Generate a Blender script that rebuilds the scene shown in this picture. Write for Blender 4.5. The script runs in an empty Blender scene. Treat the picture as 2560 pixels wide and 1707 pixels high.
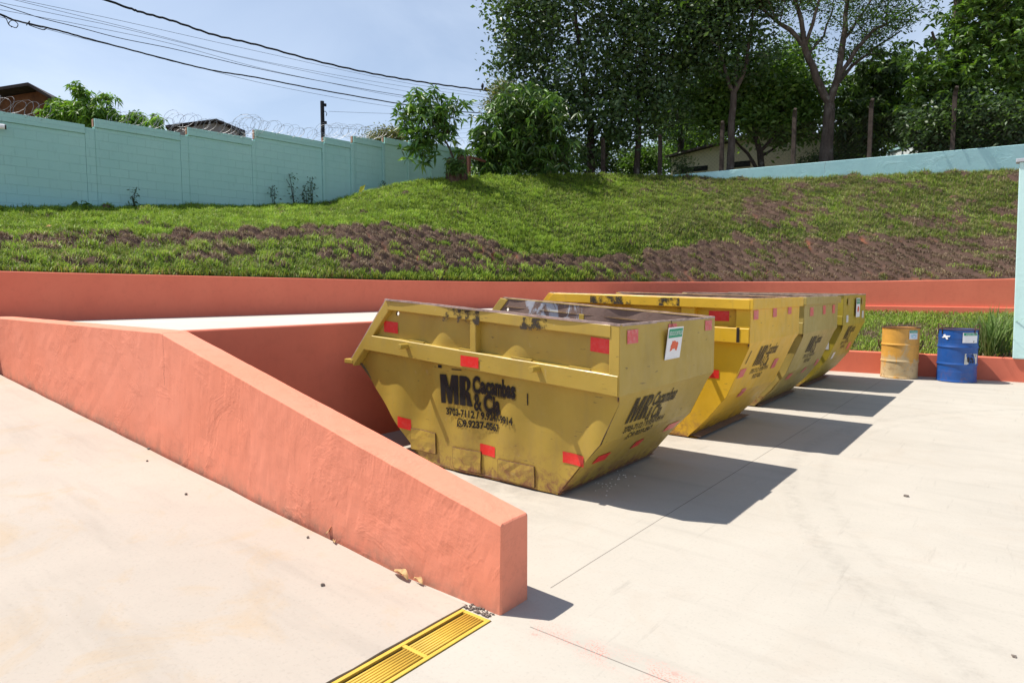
import bpy, bmesh, math, random
import numpy as np
from mathutils import Vector, Matrix
R = math.radians
random.seed(7); rng = np.random.default_rng(7)
scene = bpy.context.scene
COL = scene.collection

# ------------------------------------------------------------------ camera, sky, sun, exposure
F, HZ, EYE, CX, CY = 1621.0, 725.0, 1.53, 1280.0, 853.5       # focal and horizon in photo pixels, eye height in metres
PITCH = math.atan((CY - HZ) / F); YAW = math.atan((2565 - CX) / F * math.cos(PITCH))
cam = bpy.data.cameras.new('camera'); cam_o = bpy.data.objects.new('camera', cam); COL.objects.link(cam_o)
cam.sensor_fit = 'HORIZONTAL'; cam.sensor_width = 36.0; cam.lens = 36.0 * F / 2560.0
cam.clip_start = 0.05; cam.clip_end = 2000
cam_o.location = (0, 0, EYE); cam_o.rotation_euler = (math.pi / 2 - PITCH, 0, YAW)
scene.camera = cam_o

SUN_EL, SUN_AZ = R(61.4), math.atan2(-0.41, -0.912)            # where the sun stands: up, and angle from +X
world = bpy.data.worlds.new('World'); scene.world = world; world.use_nodes = True
nt = world.node_tree; nt.nodes.clear()
wo = nt.nodes.new('ShaderNodeOutputWorld'); bg = nt.nodes.new('ShaderNodeBackground'); sky = nt.nodes.new('ShaderNodeTexSky')
sky.sky_type = 'NISHITA'; sky.sun_disc = False; sky.sun_elevation = SUN_EL; sky.sun_rotation = math.pi / 2 - SUN_AZ
sky.air_density = 1.0; sky.dust_density = 0.4; sky.ozone_density = 1.5
tc = nt.nodes.new('ShaderNodeTexCoord'); mp = nt.nodes.new('ShaderNodeMapping'); mp.inputs['Scale'].default_value = (1, 1, 3.2)
no = nt.nodes.new('ShaderNodeTexNoise'); no.inputs['Scale'].default_value = 2.2; no.inputs['Detail'].default_value = 7; no.inputs['Roughness'].default_value = .55; no.inputs['Distortion'].default_value = .6
cr = nt.nodes.new('ShaderNodeValToRGB'); cr.color_ramp.elements[0].position = .34; cr.color_ramp.elements[0].color = (.45, .45, .45, 1)
cr.color_ramp.elements[1].position = .72; cr.color_ramp.elements[1].color = (.92, .92, .92, 1)
mx = nt.nodes.new('ShaderNodeMix'); mx.data_type = 'RGBA'; mx.inputs['B'].default_value = (6.5, 7.4, 8.8, 1)
sx = nt.nodes.new('ShaderNodeSeparateXYZ'); el = nt.nodes.new('ShaderNodeMapRange'); hz_ = nt.nodes.new('ShaderNodeMath'); hz_.operation = 'MULTIPLY'      # thin high haze, thickest low in the sky
el.inputs['From Min'].default_value = .12; el.inputs['From Max'].default_value = .62; el.inputs['To Min'].default_value = 1.0; el.inputs['To Max'].default_value = .18
for a, b in ((tc.outputs['Generated'], mp.inputs['Vector']), (mp.outputs[0], no.inputs['Vector']), (no.outputs[0], cr.inputs[0]), (cr.outputs[0], hz_.inputs[0]), (tc.outputs['Generated'], sx.inputs[0]), (sx.outputs[2], el.inputs[0]), (el.outputs[0], hz_.inputs[1]), (hz_.outputs[0], mx.inputs['Factor']),
             (sky.outputs[0], mx.inputs['A']), (mx.outputs['Result'], bg.inputs['Color']), (bg.outputs[0], wo.inputs['Surface'])): nt.links.new(a, b)
bg.inputs['Strength'].default_value = 0.1
sun = bpy.data.lights.new('sun', 'SUN'); sun.energy = 5.0; sun.angle = R(0.5); sun.color = (1.0, .95, .87)
sun_o = bpy.data.objects.new('sun', sun); COL.objects.link(sun_o)
sdir = Vector((math.cos(SUN_EL) * math.cos(SUN_AZ), math.cos(SUN_EL) * math.sin(SUN_AZ), math.sin(SUN_EL)))
sun_o.rotation_euler = sdir.to_track_quat('Z', 'Y').to_euler(); sun_o.location = (0, 0, 40)
scene.view_settings.view_transform = 'Standard'; scene.view_settings.look = 'None'; scene.view_settings.gamma = 1
scene.view_settings.exposure = 0.42
scene.render.engine = 'CYCLES'; scene.cycles.max_bounces = 8; scene.cycles.transparent_max_bounces = 12

# ------------------------------------------------------------------ measuring helpers: photo pixel -> point in the place
FW = np.array([-math.sin(YAW) * math.cos(PITCH), math.cos(YAW) * math.cos(PITCH), -math.sin(PITCH)])
RT = np.array([math.cos(YAW), math.sin(YAW), 0]); UP = np.cross(RT, FW); FH = np.array([-math.sin(YAW), math.cos(YAW), 0]); CAM = np.array([0, 0, EYE])
def ray(x, y): return FW * F + RT * (x - CX) - UP * (y - CY)
def PD(x, y, D): d = ray(x, y); return CAM + d * (D / (d @ FH))           # at horizontal depth D
def PX(x, y, X): d = ray(x, y); return CAM + d * (X / d[0])
def PY(x, y, Y): d = ray(x, y); return CAM + d * (Y / d[1])
def PZ(x, y, z): d = ray(x, y); return CAM + d * ((z - EYE) / d[2])
def PN(x, y, A, n): d = ray(x, y); return CAM + d * (((A - CAM) @ n) / (d @ n))
def proj(P):
    v = np.asarray(P, float) - CAM; w = v @ FW
    return CX + F * (v @ RT) / w, CY - F * (v @ UP) / w

# ------------------------------------------------------------------ object helpers
def tag(o, label=None, cat=None, group=None, kind=None):
    if label: o['label'] = label
    if cat: o['category'] = cat
    if group: o['group'] = group
    if kind or cat: o['kind'] = kind or 'thing'
    return o
def empty(name, loc, label, cat, group=None):
    o = bpy.data.objects.new(name, None); o.location = loc; COL.objects.link(o); o.empty_display_size = .2
    return tag(o, label, cat, group)
def wpos(o):
    p = Vector((0, 0, 0))
    while o is not None: p += Vector(o.location); o = o.parent
    return p
def mesh(name, V, Fc, mat, parent=None, loc=None, smooth=False):
    """one mesh object from world-space vertices; origin at its parent's origin, or at loc"""
    V = np.asarray(V, float).reshape(-1, 3)
    if parent is not None: org = np.array(wpos(parent))
    else: org = np.array(loc if loc is not None else (V[:, 0].mean(), V[:, 1].mean(), V[:, 2].min()))
    me = bpy.data.meshes.new(name); me.from_pydata((V - org).tolist(), [], [tuple(int(i) for i in f) for f in Fc])
    o = bpy.data.objects.new(name, me); COL.objects.link(o)
    if parent is not None: o.parent = parent
    else: o.location = org
    for m in (mat if isinstance(mat, (list, tuple)) else [mat]): me.materials.append(m)
    if smooth: me.polygons.foreach_set('use_smooth', [True] * len(me.polygons))
    me.update(); return o
def big(name, V, loops, starts, totals, mat, col=None, parent=None, loc=None, smooth=False):
    org = np.array(wpos(parent)) if parent is not None else np.array(loc if loc is not None else (V[:, 0].mean(), V[:, 1].mean(), V[:, 2].min()))
    me = bpy.data.meshes.new(name); me.vertices.add(len(V)); me.vertices.foreach_set('co', (V - org).astype(np.float32).ravel())
    me.loops.add(len(loops)); me.loops.foreach_set('vertex_index', loops.astype(np.int32))
    me.polygons.add(len(starts)); me.polygons.foreach_set('loop_start', starts.astype(np.int32))
    if smooth: me.polygons.foreach_set('use_smooth', np.ones(len(starts), bool))
    if col is not None:
        a = me.color_attributes.new('Col', 'FLOAT_COLOR', 'POINT'); c = np.ones((len(V), 4), np.float32); c[:, :3] = col
        a.data.foreach_set('color', c.ravel())
    me.materials.append(mat); me.update(calc_edges=True); me.validate()
    o = bpy.data.objects.new(name, me); COL.objects.link(o)
    if parent is not None: o.parent = parent
    else: o.location = org
    return o
class MB:
    """collects shapes in world space and links them as ONE mesh"""
    def __init__(s): s.V = []; s.F = []
    def add(s, V, Fc):
        b = len(s.V); s.V += [tuple(v) for v in V]; s.F += [tuple(b + i for i in f) for f in Fc]; return s
    def box(s, c, d, rz=0.0):
        x, y, z = [k / 2 for k in d]; co, si = math.cos(rz), math.sin(rz)
        V = [(c[0] + i * x * co - j * y * si, c[1] + i * x * si + j * y * co, c[2] + k * z) for i in (-1, 1) for j in (-1, 1) for k in (-1, 1)]
        return s.add(V, [(0, 1, 3, 2), (4, 6, 7, 5), (0, 4, 5, 1), (2, 3, 7, 6), (0, 2, 6, 4), (1, 5, 7, 3)])
    def prism(s, poly, ax, a, b):
        """poly of (x,z) extruded along y from a to b (ax='y'), or (y,z) along x"""
        n = len(poly); f = (lambda p, t: (p[0], t, p[1])) if ax == 'y' else (lambda p, t: (t, p[0], p[1]))
        V = [f(p, a) for p in poly] + [f(p, b) for p in poly]
        return s.add(V, [tuple(range(n)), tuple(range(2 * n - 1, n - 1, -1))] + [(i, n + i, n + (i + 1) % n, (i + 1) % n) for i in range(n)])
    def tube(s, pts, r, n=6, closed=False, cap=True):
        pts = [Vector(p) for p in pts]; N = len(pts); rr = r if hasattr(r, '__len__') else [r] * N; V = []; up = None
        for i, p in enumerate(pts):
            a = pts[(i - 1) % N] if (closed or i) else p; b = pts[(i + 1) % N] if (closed or i < N - 1) else p
            t = (b - a); t = t.normalized() if t.length > 1e-9 else Vector((0, 0, 1))
            if up is None: up = t.orthogonal().normalized()
            up = (up - t * up.dot(t)); up = up.normalized() if up.length > 1e-6 else t.orthogonal().normalized()
            w = t.cross(up)
            V += [p + (up * math.cos(2 * math.pi * k / n) + w * math.sin(2 * math.pi * k / n)) * rr[i] for k in range(n)]
        Fc = []
        for i in range(N if closed else N - 1):
            j = (i + 1) % N
            Fc += [(i * n + k, i * n + (k + 1) % n, j * n + (k + 1) % n, j * n + k) for k in range(n)]
        if cap and not closed: Fc += [tuple(range(n - 1, -1, -1)), tuple(range((N - 1) * n, N * n))]
        return s.add(V, Fc)
    def grid(s, P):
        """P[i][j] -> quads"""
        n, m = len(P), len(P[0])
        return s.add([p for row in P for p in row], [(i * m + j, (i + 1) * m + j, (i + 1) * m + j + 1, i * m + j + 1) for i in range(n - 1) for j in range(m - 1)])
    def build(s, name, mat, parent=None, loc=None, smooth=False, bevel=0, sub=0):
        o = mesh(name, s.V, s.F, mat, parent, loc, smooth)
        if bevel:
            bm = bmesh.new(); bm.from_mesh(o.data); bmesh.ops.remove_doubles(bm, verts=bm.verts, dist=1e-5); bmesh.ops.recalc_face_normals(bm, faces=bm.faces)
            ed = [e for e in bm.edges if len(e.link_faces) == 2 and e.calc_face_angle(0) > .5]
            bmesh.ops.bevel(bm, geom=ed, offset=bevel, segments=2, affect='EDGES', profile=.5); bm.to_mesh(o.data); bm.free(); o.data.update()
        return o
def recalc(o):
    bm = bmesh.new(); bm.from_mesh(o.data); bmesh.ops.recalc_face_normals(bm, faces=bm.faces); bm.to_mesh(o.data); bm.free()
# cheap value noise
_T = rng.random((64, 64, 8))
def vn2(x, y, k=0):
    x = np.asarray(x, float); y = np.asarray(y, float); xi = np.floor(x).astype(int); yi = np.floor(y).astype(int); fx = x - xi; fy = y - yi
    fx = fx * fx * (3 - 2 * fx); fy = fy * fy * (3 - 2 * fy); g = lambda i, j: _T[(xi + i) % 64, (yi + j) % 64, k % 8]
    return (g(0, 0) * (1 - fx) + g(1, 0) * fx) * (1 - fy) + (g(0, 1) * (1 - fx) + g(1, 1) * fx) * fy
def fbm(x, y, k=0, o=4):
    s = 0; a = .5; t = 0
    for i in range(o): s = s + a * vn2(np.asarray(x) * 2 ** i + 17.3 * i, np.asarray(y) * 2 ** i + 5.1 * i, k + i); t += a; a *= .5
    return s / t

# ------------------------------------------------------------------ material helpers
class NM:
    def __init__(s, name):
        s.m = bpy.data.materials.new(name); s.m.use_nodes = True; s.t = s.m.node_tree; s.b = s.t.nodes['Principled BSDF']; s.out = s.t.nodes['Material Output']
        s.g = s.t.nodes.new('ShaderNodeNewGeometry'); s.pos = s.g.outputs['Position']
    def n(s, ty, **kw):
        o = s.t.nodes.new(ty)
        for k, v in kw.items(): setattr(o, k, v)
        return o
    def set(s, sock, v):
        if hasattr(v, 'links'): s.t.links.new(v, sock)
        else:
            if hasattr(sock.default_value, '__len__') and not hasattr(v, '__len__'): v = (v, v, v, 1)[:len(sock.default_value)]
            if hasattr(v, '__len__') and len(sock.default_value) == 4 and len(v) == 3: v = (*v, 1)
            sock.default_value = v
    def map(s, sc=(1, 1, 1), rot=(0, 0, 0), v=None):
        o = s.n('ShaderNodeMapping'); s.set(o.inputs['Vector'], v or s.pos); o.inputs['Scale'].default_value = sc; o.inputs['Rotation'].default_value = rot; return o.outputs[0]
    def noise(s, sc, det=5, ro=.55, v=None, dis=0):
        o = s.n('ShaderNodeTexNoise'); s.set(o.inputs['Vector'], v or s.pos); o.inputs['Scale'].default_value = sc; o.inputs['Detail'].default_value = det
        o.inputs['Roughness'].default_value = ro; o.inputs['Distortion'].default_value = dis; return o.outputs[0]
    def vor(s, sc, v=None, feat='F1'):
        o = s.n('ShaderNodeTexVoronoi', feature=feat); s.set(o.inputs['Vector'], v or s.pos); o.inputs['Scale'].default_value = sc; return o.outputs['Distance']
    def ramp(s, f, stops, interp='LINEAR'):
        o = s.n('ShaderNodeValToRGB'); s.set(o.inputs[0], f); e = o.color_ramp.elements; o.color_ramp.interpolation = interp
        while len(e) < len(stops): e.new(.5)
        for i, (p, c) in enumerate(stops):
            e[i].position = p; e[i].color = (c, c, c, 1) if not hasattr(c, '__len__') else (*c, 1)
        return o.outputs[0]
    def mix(s, f, a, b, mode='MIX'):
        o = s.n('ShaderNodeMix', data_type='RGBA', blend_type=mode); s.set(o.inputs['Factor'], f); s.set(o.inputs['A'], a); s.set(o.inputs['B'], b); return o.outputs['Result']
    def ma(s, op, a, b=None, c=None):
        o = s.n('ShaderNodeMath', operation=op); s.set(o.inputs[0], a)
        if b is not None: s.set(o.inputs[1], b)
        if c is not None: s.set(o.inputs[2], c)
        return o.outputs[0]
    def xyz(s, v=None):
        o = s.n('ShaderNodeSeparateXYZ'); s.set(o.inputs[0], v or s.pos); return o.outputs
    def bump(s, h, st=.3, dist=.01, prev=None):
        o = s.n('ShaderNodeBump'); s.set(o.inputs['Height'], h); o.inputs['Strength'].default_value = st; o.inputs['Distance'].default_value = dist
        if prev is not None: s.set(o.inputs['Normal'], prev)
        return o.outputs[0]
    def attr(s, nm='Col'):
        o = s.n('ShaderNodeAttribute'); o.attribute_name = nm; return o.outputs['Color']
    def done(s, col, rough=.8, nor=None, spec=.4, metal=0):
        s.set(s.b.inputs['Base Color'], col); s.set(s.b.inputs['Roughness'], rough); s.b.inputs['Specular IOR Level'].default_value = spec; s.b.inputs['Metallic'].default_value = metal
        if nor is not None: s.set(s.b.inputs['Normal'], nor)
        return s.m
def plain(name, col, rough=.7, var=.12, sc=8, spec=.35, metal=0, bump=.0):
    N = NM(name); f = N.noise(sc); c = N.mix(N.ramp(f, [(.3, 0), (.7, 1)]), tuple(k * (1 - var) for k in col), tuple(min(1, k * (1 + var)) for k in col))
    return N.done(c, rough, N.bump(N.noise(sc * 6), bump, .005) if bump else None, spec, metal)

def m_concrete(name, base, stain, joints=False, warm=.5):
    N = NM(name); x, y, z = N.xyz()
    big_ = N.noise(.55, 6, .6, dis=.5); mid = N.noise(3.2, 8, .65); fine = N.noise(60, 3, .6)
    c = N.mix(N.ramp(big_, [(.32, 0), (.68, 1)]), base, tuple(k * .90 for k in base))
    c = N.mix(N.ma('MULTIPLY', N.ramp(N.noise(1.4, 7, .7, dis=1.2), [(.52, 0), (.72, 1)]), warm), c, stain)
    c = N.mix(N.ramp(mid, [(.35, .16), (.65, 0)]), c, tuple(k * .72 for k in base))
    st = N.noise(2.2, 6, .6, v=N.map((.35, 2.2, 1), (0, 0, R(28))))                      # faint drag and tyre streaks
    c = N.mix(N.ramp(st, [(.53, 0), (.76, .36)]), c, tuple(k * .62 for k in base))
    c = N.mix(N.ramp(fine, [(.30, .25), (.45, 0)]), c, tuple(k * .6 for k in base))
    sp = N.vor(5.5); c = N.mix(N.ramp(sp, [(.0, .7), (.03, 0)]), c, tuple(k * .35 for k in base))
    if joints:
        wob = N.ma('MULTIPLY', N.ma('SUBTRACT', N.noise(3), .5), .008)
        for (ax, off, other, lo) in ((x, 1.85, y, 2.66), (y, -2.285, x, -1.70)):
            d = N.ma('ABSOLUTE', N.ma('ADD', N.ma('ADD', ax, off), wob))
            line = N.ma('MULTIPLY', N.ma('LESS_THAN', d, .0034), N.ma('GREATER_THAN', other, lo)); c = N.mix(N.ma('MULTIPLY', line, .62), c, (.07, .06, .055))
        ox = N.n('ShaderNodeMapping'); N.set(ox.inputs['Vector'], N.pos)
        scr = N.noise(4, 6, .7, v=N.map((3, .30, 1), (0, 0, R(-35)))); c = N.mix(N.ramp(scr, [(.60, 0), (.70, .28)]), c, tuple(k * .5 for k in base))      # scrapes left by dragged skips
        dirt = N.ma('MULTIPLY', N.ramp(N.ma('ABSOLUTE', N.ma('ADD', x, 3.2)), [(0, 1), (1.1, 0)]), N.ramp(N.noise(2.6, 7, .7), [(.42, 0), (.62, .45)])); c = N.mix(dirt, c, (.17, .145, .125))
        # overspray of the wall's coral paint along the second saw cut
        near = N.ma('MULTIPLY', N.ramp(N.ma('ABSOLUTE', N.ma('SUBTRACT', y, 2.30)), [(0, 1), (.11, 0)]), N.ma('MULTIPLY', N.ma('GREATER_THAN', x, -1.74), N.ma('LESS_THAN', x, -.5)))
        dots = N.ramp(N.noise(120, 2, .5), [(.52, 0), (.57, 1)]); patch = N.ramp(N.noise(5), [(.42, 0), (.55, 1)])
        c = N.mix(N.ma('MULTIPLY', N.ma('MULTIPLY', near, dots), N.ma('MULTIPLY', patch, .75)), c, (.70, .20, .16))
        blobs = N.ma('MULTIPLY', N.ramp(N.vor(11), [(.0, 1), (.16, 1), (.20, 0)]), near)
        c = N.mix(N.ma('MULTIPLY', blobs, N.ramp(N.noise(6.1), [(.5, 0), (.53, .7)])), c, (.68, .20, .16))
        # curved tyre marks
        rr = N.ma('SQRT', N.ma('ADD', N.ma('POWER', N.ma('SUBTRACT', x, 3.6), 2), N.ma('POWER', N.ma('SUBTRACT', y, 6.745), 2)))
        tr = N.ramp(N.ma('ABSOLUTE', N.ma('SUBTRACT', rr, 5.2)), [(0, 1), (.04, .8), (.085, 0)])
        c = N.mix(N.ma('MULTIPLY', tr, N.ramp(N.noise(14, 6, .7), [(.40, 0), (.66, .34)])), c, tuple(k * .55 for k in base))
        tr2 = N.ramp(N.ma('ABSOLUTE', N.ma('SUBTRACT', rr, 4.95)), [(0, 1), (.03, .8), (.06, 0)]); c = N.mix(N.ma('MULTIPLY', tr2, N.ramp(N.noise(11, 6, .7), [(.42, 0), (.66, .25)])), c, tuple(k * .55 for k in base))
    h = N.ma('ADD', N.ma('MULTIPLY', mid, .6), N.ma('MULTIPLY', fine, .25))
    return N.done(c, .82, N.bump(h, .22, .006), .25)
def m_stucco(name, col, fade, rough_patches=True, bst=.5, vert_dirt=.0):
    N = NM(name); x, y, z = N.xyz()
    c = N.mix(N.ramp(N.noise(1.1, 6, .6), [(.35, 0), (.7, 1)]), col, fade)
    c = N.mix(N.ramp(N.noise(9, 6, .7), [(.30, .22), (.5, 0)]), c, tuple(k * .72 for k in col))
    c = N.mix(N.ramp(N.noise(3.0, 5, .6, v=N.map((2.2, 2.2, .25))), [(.55, 0), (.78, .22)]), c, tuple(k * .8 for k in col))
    c = N.mix(N.ramp(N.vor(6), [(0, .55), (.022, 0)]), c, tuple(k * .5 for k in col))
    pm = N.ramp(N.noise(1.7, 5, .7, dis=1.0), [(.54, 0), (.64, 1)])
    if bst > .3:                                                    # hairline crack, trowelled crusts, splash dirt at the foot
        cd = N.ma('ABSOLUTE', N.ma('ADD', N.ma('ADD', x, 5.30), N.ma('MULTIPLY', N.ma('SUBTRACT', N.noise(5, 5, .7), .5), .10))); c = N.mix(N.ma('MULTIPLY', N.ma('LESS_THAN', cd, .0035), N.ma('MULTIPLY', N.ma('GREATER_THAN', z, .78), .55)), c, (.20, .06, .04))
        crust = N.ramp(N.ma('ABSOLUTE', N.ma('SUBTRACT', N.noise(1.3, 6, .72, dis=.8), .5)), [(0, 1), (.012, .0)]); c = N.mix(N.ma('MULTIPLY', crust, .16), c, tuple(k * .55 for k in col))
        edge = N.ma('ADD', z, N.ma('MULTIPLY', N.ma('ADD', x, 2.1), .0722)); sd = N.ma('MULTIPLY', N.ramp(edge, [(.0, .75), (.05, .30), (.16, 0)]), N.ramp(N.noise(7, 6, .7), [(.38, 0), (.66, 1)])); c = N.mix(sd, c, (.33, .20, .14))
    hf = N.noise(58, 7, .8); h = N.ma('MULTIPLY', N.ma('MULTIPLY', hf, pm if rough_patches else 1.0), 1.25)
    h = N.ma('ADD', h, N.ma('MULTIPLY', N.noise(3.2, 3, .5), .7)); h = N.ma('ADD', h, N.ma('MULTIPLY', N.noise(90, 3, .5), .12))
    return N.done(c, .78, N.bump(h, bst, .012), .25)
MAT = {}
MAT['yard'] = m_concrete('yard_concrete', (.485, .442, .378), (.41, .34, .27), True, .35)
MAT['ramp'] = m_concrete('ramp_concrete', (.47, .41, .345), (.45, .335, .215), False, .75)
MAT['slab'] = m_concrete('platform_concrete', (.60, .545, .475), (.44, .37, .29), False, .3)
MAT['coral'] = m_stucco('coral_paint', (.77, .255, .155), (.79, .285, .185), True, .31)
MAT['coral_smooth'] = m_stucco('coral_paint_smooth', (.65, .165, .10), (.70, .19, .115), False, .12)  # same coral as the sunlit ramp wall, deepened: shade mixed into the colour
MAT['black'] = plain('black_enamel', (.02, .018, .018), .6)
MAT['dark'] = plain('dark_soil', (.035, .028, .024), .95)
MAT['white'] = plain('white_sheet', (.78, .78, .80), .45, .04)
MAT['steel'] = plain('galvanised_wire', (.30, .30, .31), .5, .2, 30, .5, .6)
MAT['cable'] = plain('black_cable', (.018, .018, .020), .7)
MAT['thin_cable'] = plain('grey_cable', (.10, .105, .115), .7)

# ------------------------------------------------------------------ ground, yard, ramp, platform
def sheet(name, rects, z, mat, kind='structure'):
    b = MB()
    for x0, x1, y0, y1 in rects: b.add([(x0, y0, z), (x1, y0, z), (x1, y1, z), (x0, y1, z)], [(0, 1, 2, 3)])
    return tag(b.build(name, mat, loc=(0, 0, z)), kind=kind)
sheet('ground', [(-400, 400, -400, 400)], -0.6, plain('far_earth', (.22, .12, .07), .95, .2, .3))
sheet('yard', [(-1.868, 34, -28, 14.6), (-5.4, -1.868, 2.26, 14.6), (-2.06, -1.868, 2.214, 2.26), (-2.06, -1.868, -28, -1.93)], 0.0, MAT['yard'])
RX = [-16, -9.75, -5.62, -3.71, -2.5, -2.058]; RZ = [.98, .525, .233, .098, .018, .004]
def ramp_z(x): return float(np.interp(x, RX, RZ))
b = MB(); xs = list(np.linspace(-16, -3, 40)) + list(np.linspace(-2.9, -2.057, 24)); ys = [-28, -10, -6, -4, -3] + list(np.linspace(-2.4, 2.2, 60)) + [2.260]
P = []
for i, x in enumerate(xs):
    row = []
    for j, y in enumerate(ys):
        xx, yy = x, y
        if i == len(xs) - 1: xx += -.004 - .014 * float(fbm(y * 14, 3.3, 1))
        if j == len(ys) - 1: yy += .006 - .02 * float(fbm(x * 6, 8.8, 2))
        row.append((xx, yy, ramp_z(x) + .003 * (float(fbm(x * .8, y * .8, 3)) - .5)))
    P.append(row)
b.grid(P)
n = len(xs); m = len(ys)                                            # the ramp slab's broken edge, down into the channel and beside the wall
e = [P[-1][j] for j in range(m)]; b.grid([e, [(p[0], p[1], -.2) for p in e]])
e = [P[i][-1] for i in range(n)]; b.grid([e, [(p[0], p[1], -.2) for p in e]])
tag(b.build('ramp', MAT['ramp'], loc=(-4, 0, 0), smooth=False), kind='structure')

WPATH = [(-10.6, -3), (-10.35, 1), (-10.05, 3.2), (-9.85, 5.4), (-9.68, 8), (-9.62, 10.6), (-9.45, 12.6), (-9.0, 14.4), (-8.1, 15.8), (-6.7, 16.65), (-5, 17.1), (-2.5, 17.28), (-.2, 17.22), (2.5, 17.1), (6, 16.9)]
def smooth_path(pts, n=12):
    out = []; p = [np.array(q, float) for q in pts]; p = [2 * p[0] - p[1]] + p + [2 * p[-1] - p[-2]]
    for i in range(1, len(p) - 2):
        for k in range(n):
            t = k / n; a, b_, c, d = p[i - 1:i + 3]
            out.append(.5 * (2 * b_ + (c - a) * t + (2 * a - 5 * b_ + 4 * c - d) * t * t + (3 * b_ - a - 3 * c + d) * t ** 3))
    out.append(p[-2]); return np.array(out)
WP = smooth_path(WPATH)
def wall_depth(x):
    """where the view column of photo pixel x meets the curved wall: horizontal depth"""
    d = ray(x, HZ); u = d[:2] / (d @ FH); best = None
    for a, c in zip(WP[:-1], WP[1:]):
        e_ = c - a; den = u[0] * e_[1] - u[1] * e_[0]
        if abs(den) < 1e-9: continue
        t = (a[0] * e_[1] - a[1] * e_[0]) / den; s = (a[0] * u[1] - a[1] * u[0]) / den
        if t > 0 and -1e-6 <= s <= 1 + 1e-6: best = t if best is None else min(best, t)
    return best
WTX = [-300, 0, 192, 560, 960, 1240, 1524, 1801, 2138, 2537, 2800]; WTY = [670, 677.6, 682.5, 691, 700.4, 704.5, 705.2, 705, 703.8, 697, 692]
def wall_top(pt):
    px, _ = proj((pt[0], pt[1], EYE)); D = np.array([pt[0], pt[1], 0]) @ FH
    return float(np.clip(EYE + (HZ - np.interp(px, WTX, WTY)) / F * D, 1.6, 1.9))
def strip_wall(name, path, zb, zt, th, mat, label, cat='wall', side=1, group=None):
    """a wall along a path in plan; th goes to the far side"""
    p = np.array(path, float)[:, :2]; N_ = len(p); t = np.gradient(p, axis=0); t /= np.linalg.norm(t, axis=1)[:, None]; nr = np.stack([-t[:, 1], t[:, 0]], 1) * side
    c = .012; b = MB(); rows = []
    for i in range(N_):
        f = p[i]; k = p[i] + nr[i] * th; z0 = zb(p[i]) if callable(zb) else zb; z1 = zt(p[i]) if callable(zt) else zt
        f2 = p[i] + nr[i] * c; k2 = p[i] + nr[i] * (th - c); zs = np.linspace(z0, z1 - c, 7)
        rows.append([(*f, z) for z in zs] + [(*f2, z1), (*k2, z1), (*k, z1 - c), (*k, z0)])
    b.grid(rows); b.add(rows[0], [tuple(range(len(rows[0])))]); b.add(rows[-1], [tuple(range(len(rows[-1]) - 1, -1, -1))])
    o = b.build(name, mat); recalc(o); return tag(o, label, cat, group)
platform_z = 1.12
bw = strip_wall('retaining_wall', WP, 0.2, wall_top, .18, MAT['coral_smooth'], 'long low coral wall curving along the foot of the grass bank, behind the skips', side=1)
wr = [q for q in WP if q[0] > -6.9 or q[1] > 16.55]                # plinth with a sunlit ledge under the right part of the wall
b = MB(); t = np.gradient(np.array(wr), axis=0); t /= np.linalg.norm(t, axis=1)[:, None]; nr = np.stack([t[:, 1], -t[:, 0]], 1) * .055
rows = [[(*(q + nn), .2), (*(q + nn), 1.15), (*(q + nn * .9), 1.16), (q[0], q[1], 1.164)] for q, nn in zip(np.array(wr), nr)]
b.grid(rows); o = b.build('plinth', MAT['coral_smooth'], parent=bw); recalc(o)
# platform slab (concrete, behind the coral retaining wall of the loading bay)
b = MB(); inner = [q for q in WP if q[1] > 2.4 and q[0] < -8.6 and q[1] < 14.9]
b.grid([[(-5.45, q[1] if i else 2.4, platform_z), (q[0] + .002, q[1] if i else 2.4, platform_z)] for i, q in enumerate(inner)])
tag(b.build('platform', MAT['slab'], loc=(-7, 8, 1.12)), kind='structure')
yb = inner[-1][1]
def edge_wall(name, stations, sec, mat, label, end_cap=True):
    """wall of one cross-section swept along stations, with a hand-plastered, slightly uneven surface"""
    b = MB(); rows = [sec(s) for s in stations]; b.grid(rows)
    for r in (rows[0][::-1], rows[-1]): b.add(r, [tuple(range(len(r)))])
    o = b.build(name, mat); recalc(o); return tag(o, label, 'wall')
def bay_sec(y):
    w = lambda k: .004 * (float(fbm(y * 1.5, k, 2)) - .5)
    return [(-5.31 + w(z), y, z) for z in np.linspace(-.1, 1.19, 8)] + [(-5.318, y, 1.2 + w(1)), (-5.452, y, 1.2 + w(5)), (-5.46, y, 1.19), (-5.46, y, .6)]
edge_wall('bay_wall', np.linspace(2.49, yb, 60), bay_sec, MAT['coral_smooth'], 'coral retaining wall in shade under the raised platform, behind the skips')
def ramp_top(x): return 1.2 if x < -5.34 else 1.2 + (x + 5.34) * (.762 / 3.47) * -1 + (.0 if x < -5.2 else 0)
def ramp_sec(x, shrink=0):
    zt = ramp_top(x); y0, y1 = 2.282 + shrink, 2.497 - shrink; c = .012; zt -= shrink * .6; zb = max(-.15, ramp_z(min(x, -2.08)) - .25)
    j = lambda z, a: a * (float(fbm(x * 2.1, z * 2.1 + 7, 4)) - .5) + a * .45 * (float(fbm(x * 14, z * 14, 1)) - .5)
    fz = np.linspace(zb, zt - c, 12)
    top = .010 * (float(fbm(x * 4, 2, 5)) - .5)
    return [(x, y0 + j(z, .016), z) for z in fz] + [(x, y0 + c + j(zt, .012), zt + top * .5), (x, (y0 + y1) / 2, zt + top * .3 + .002), (x, y1 - c + j(9, .008), zt - top * .4), (x, y1, zt - c), (x, y1, .55 * zt), (x, y1, zb)]
st = list(np.linspace(-13, -5.6, 60)) + list(np.linspace(-5.5, -1.90, 150))
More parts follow.
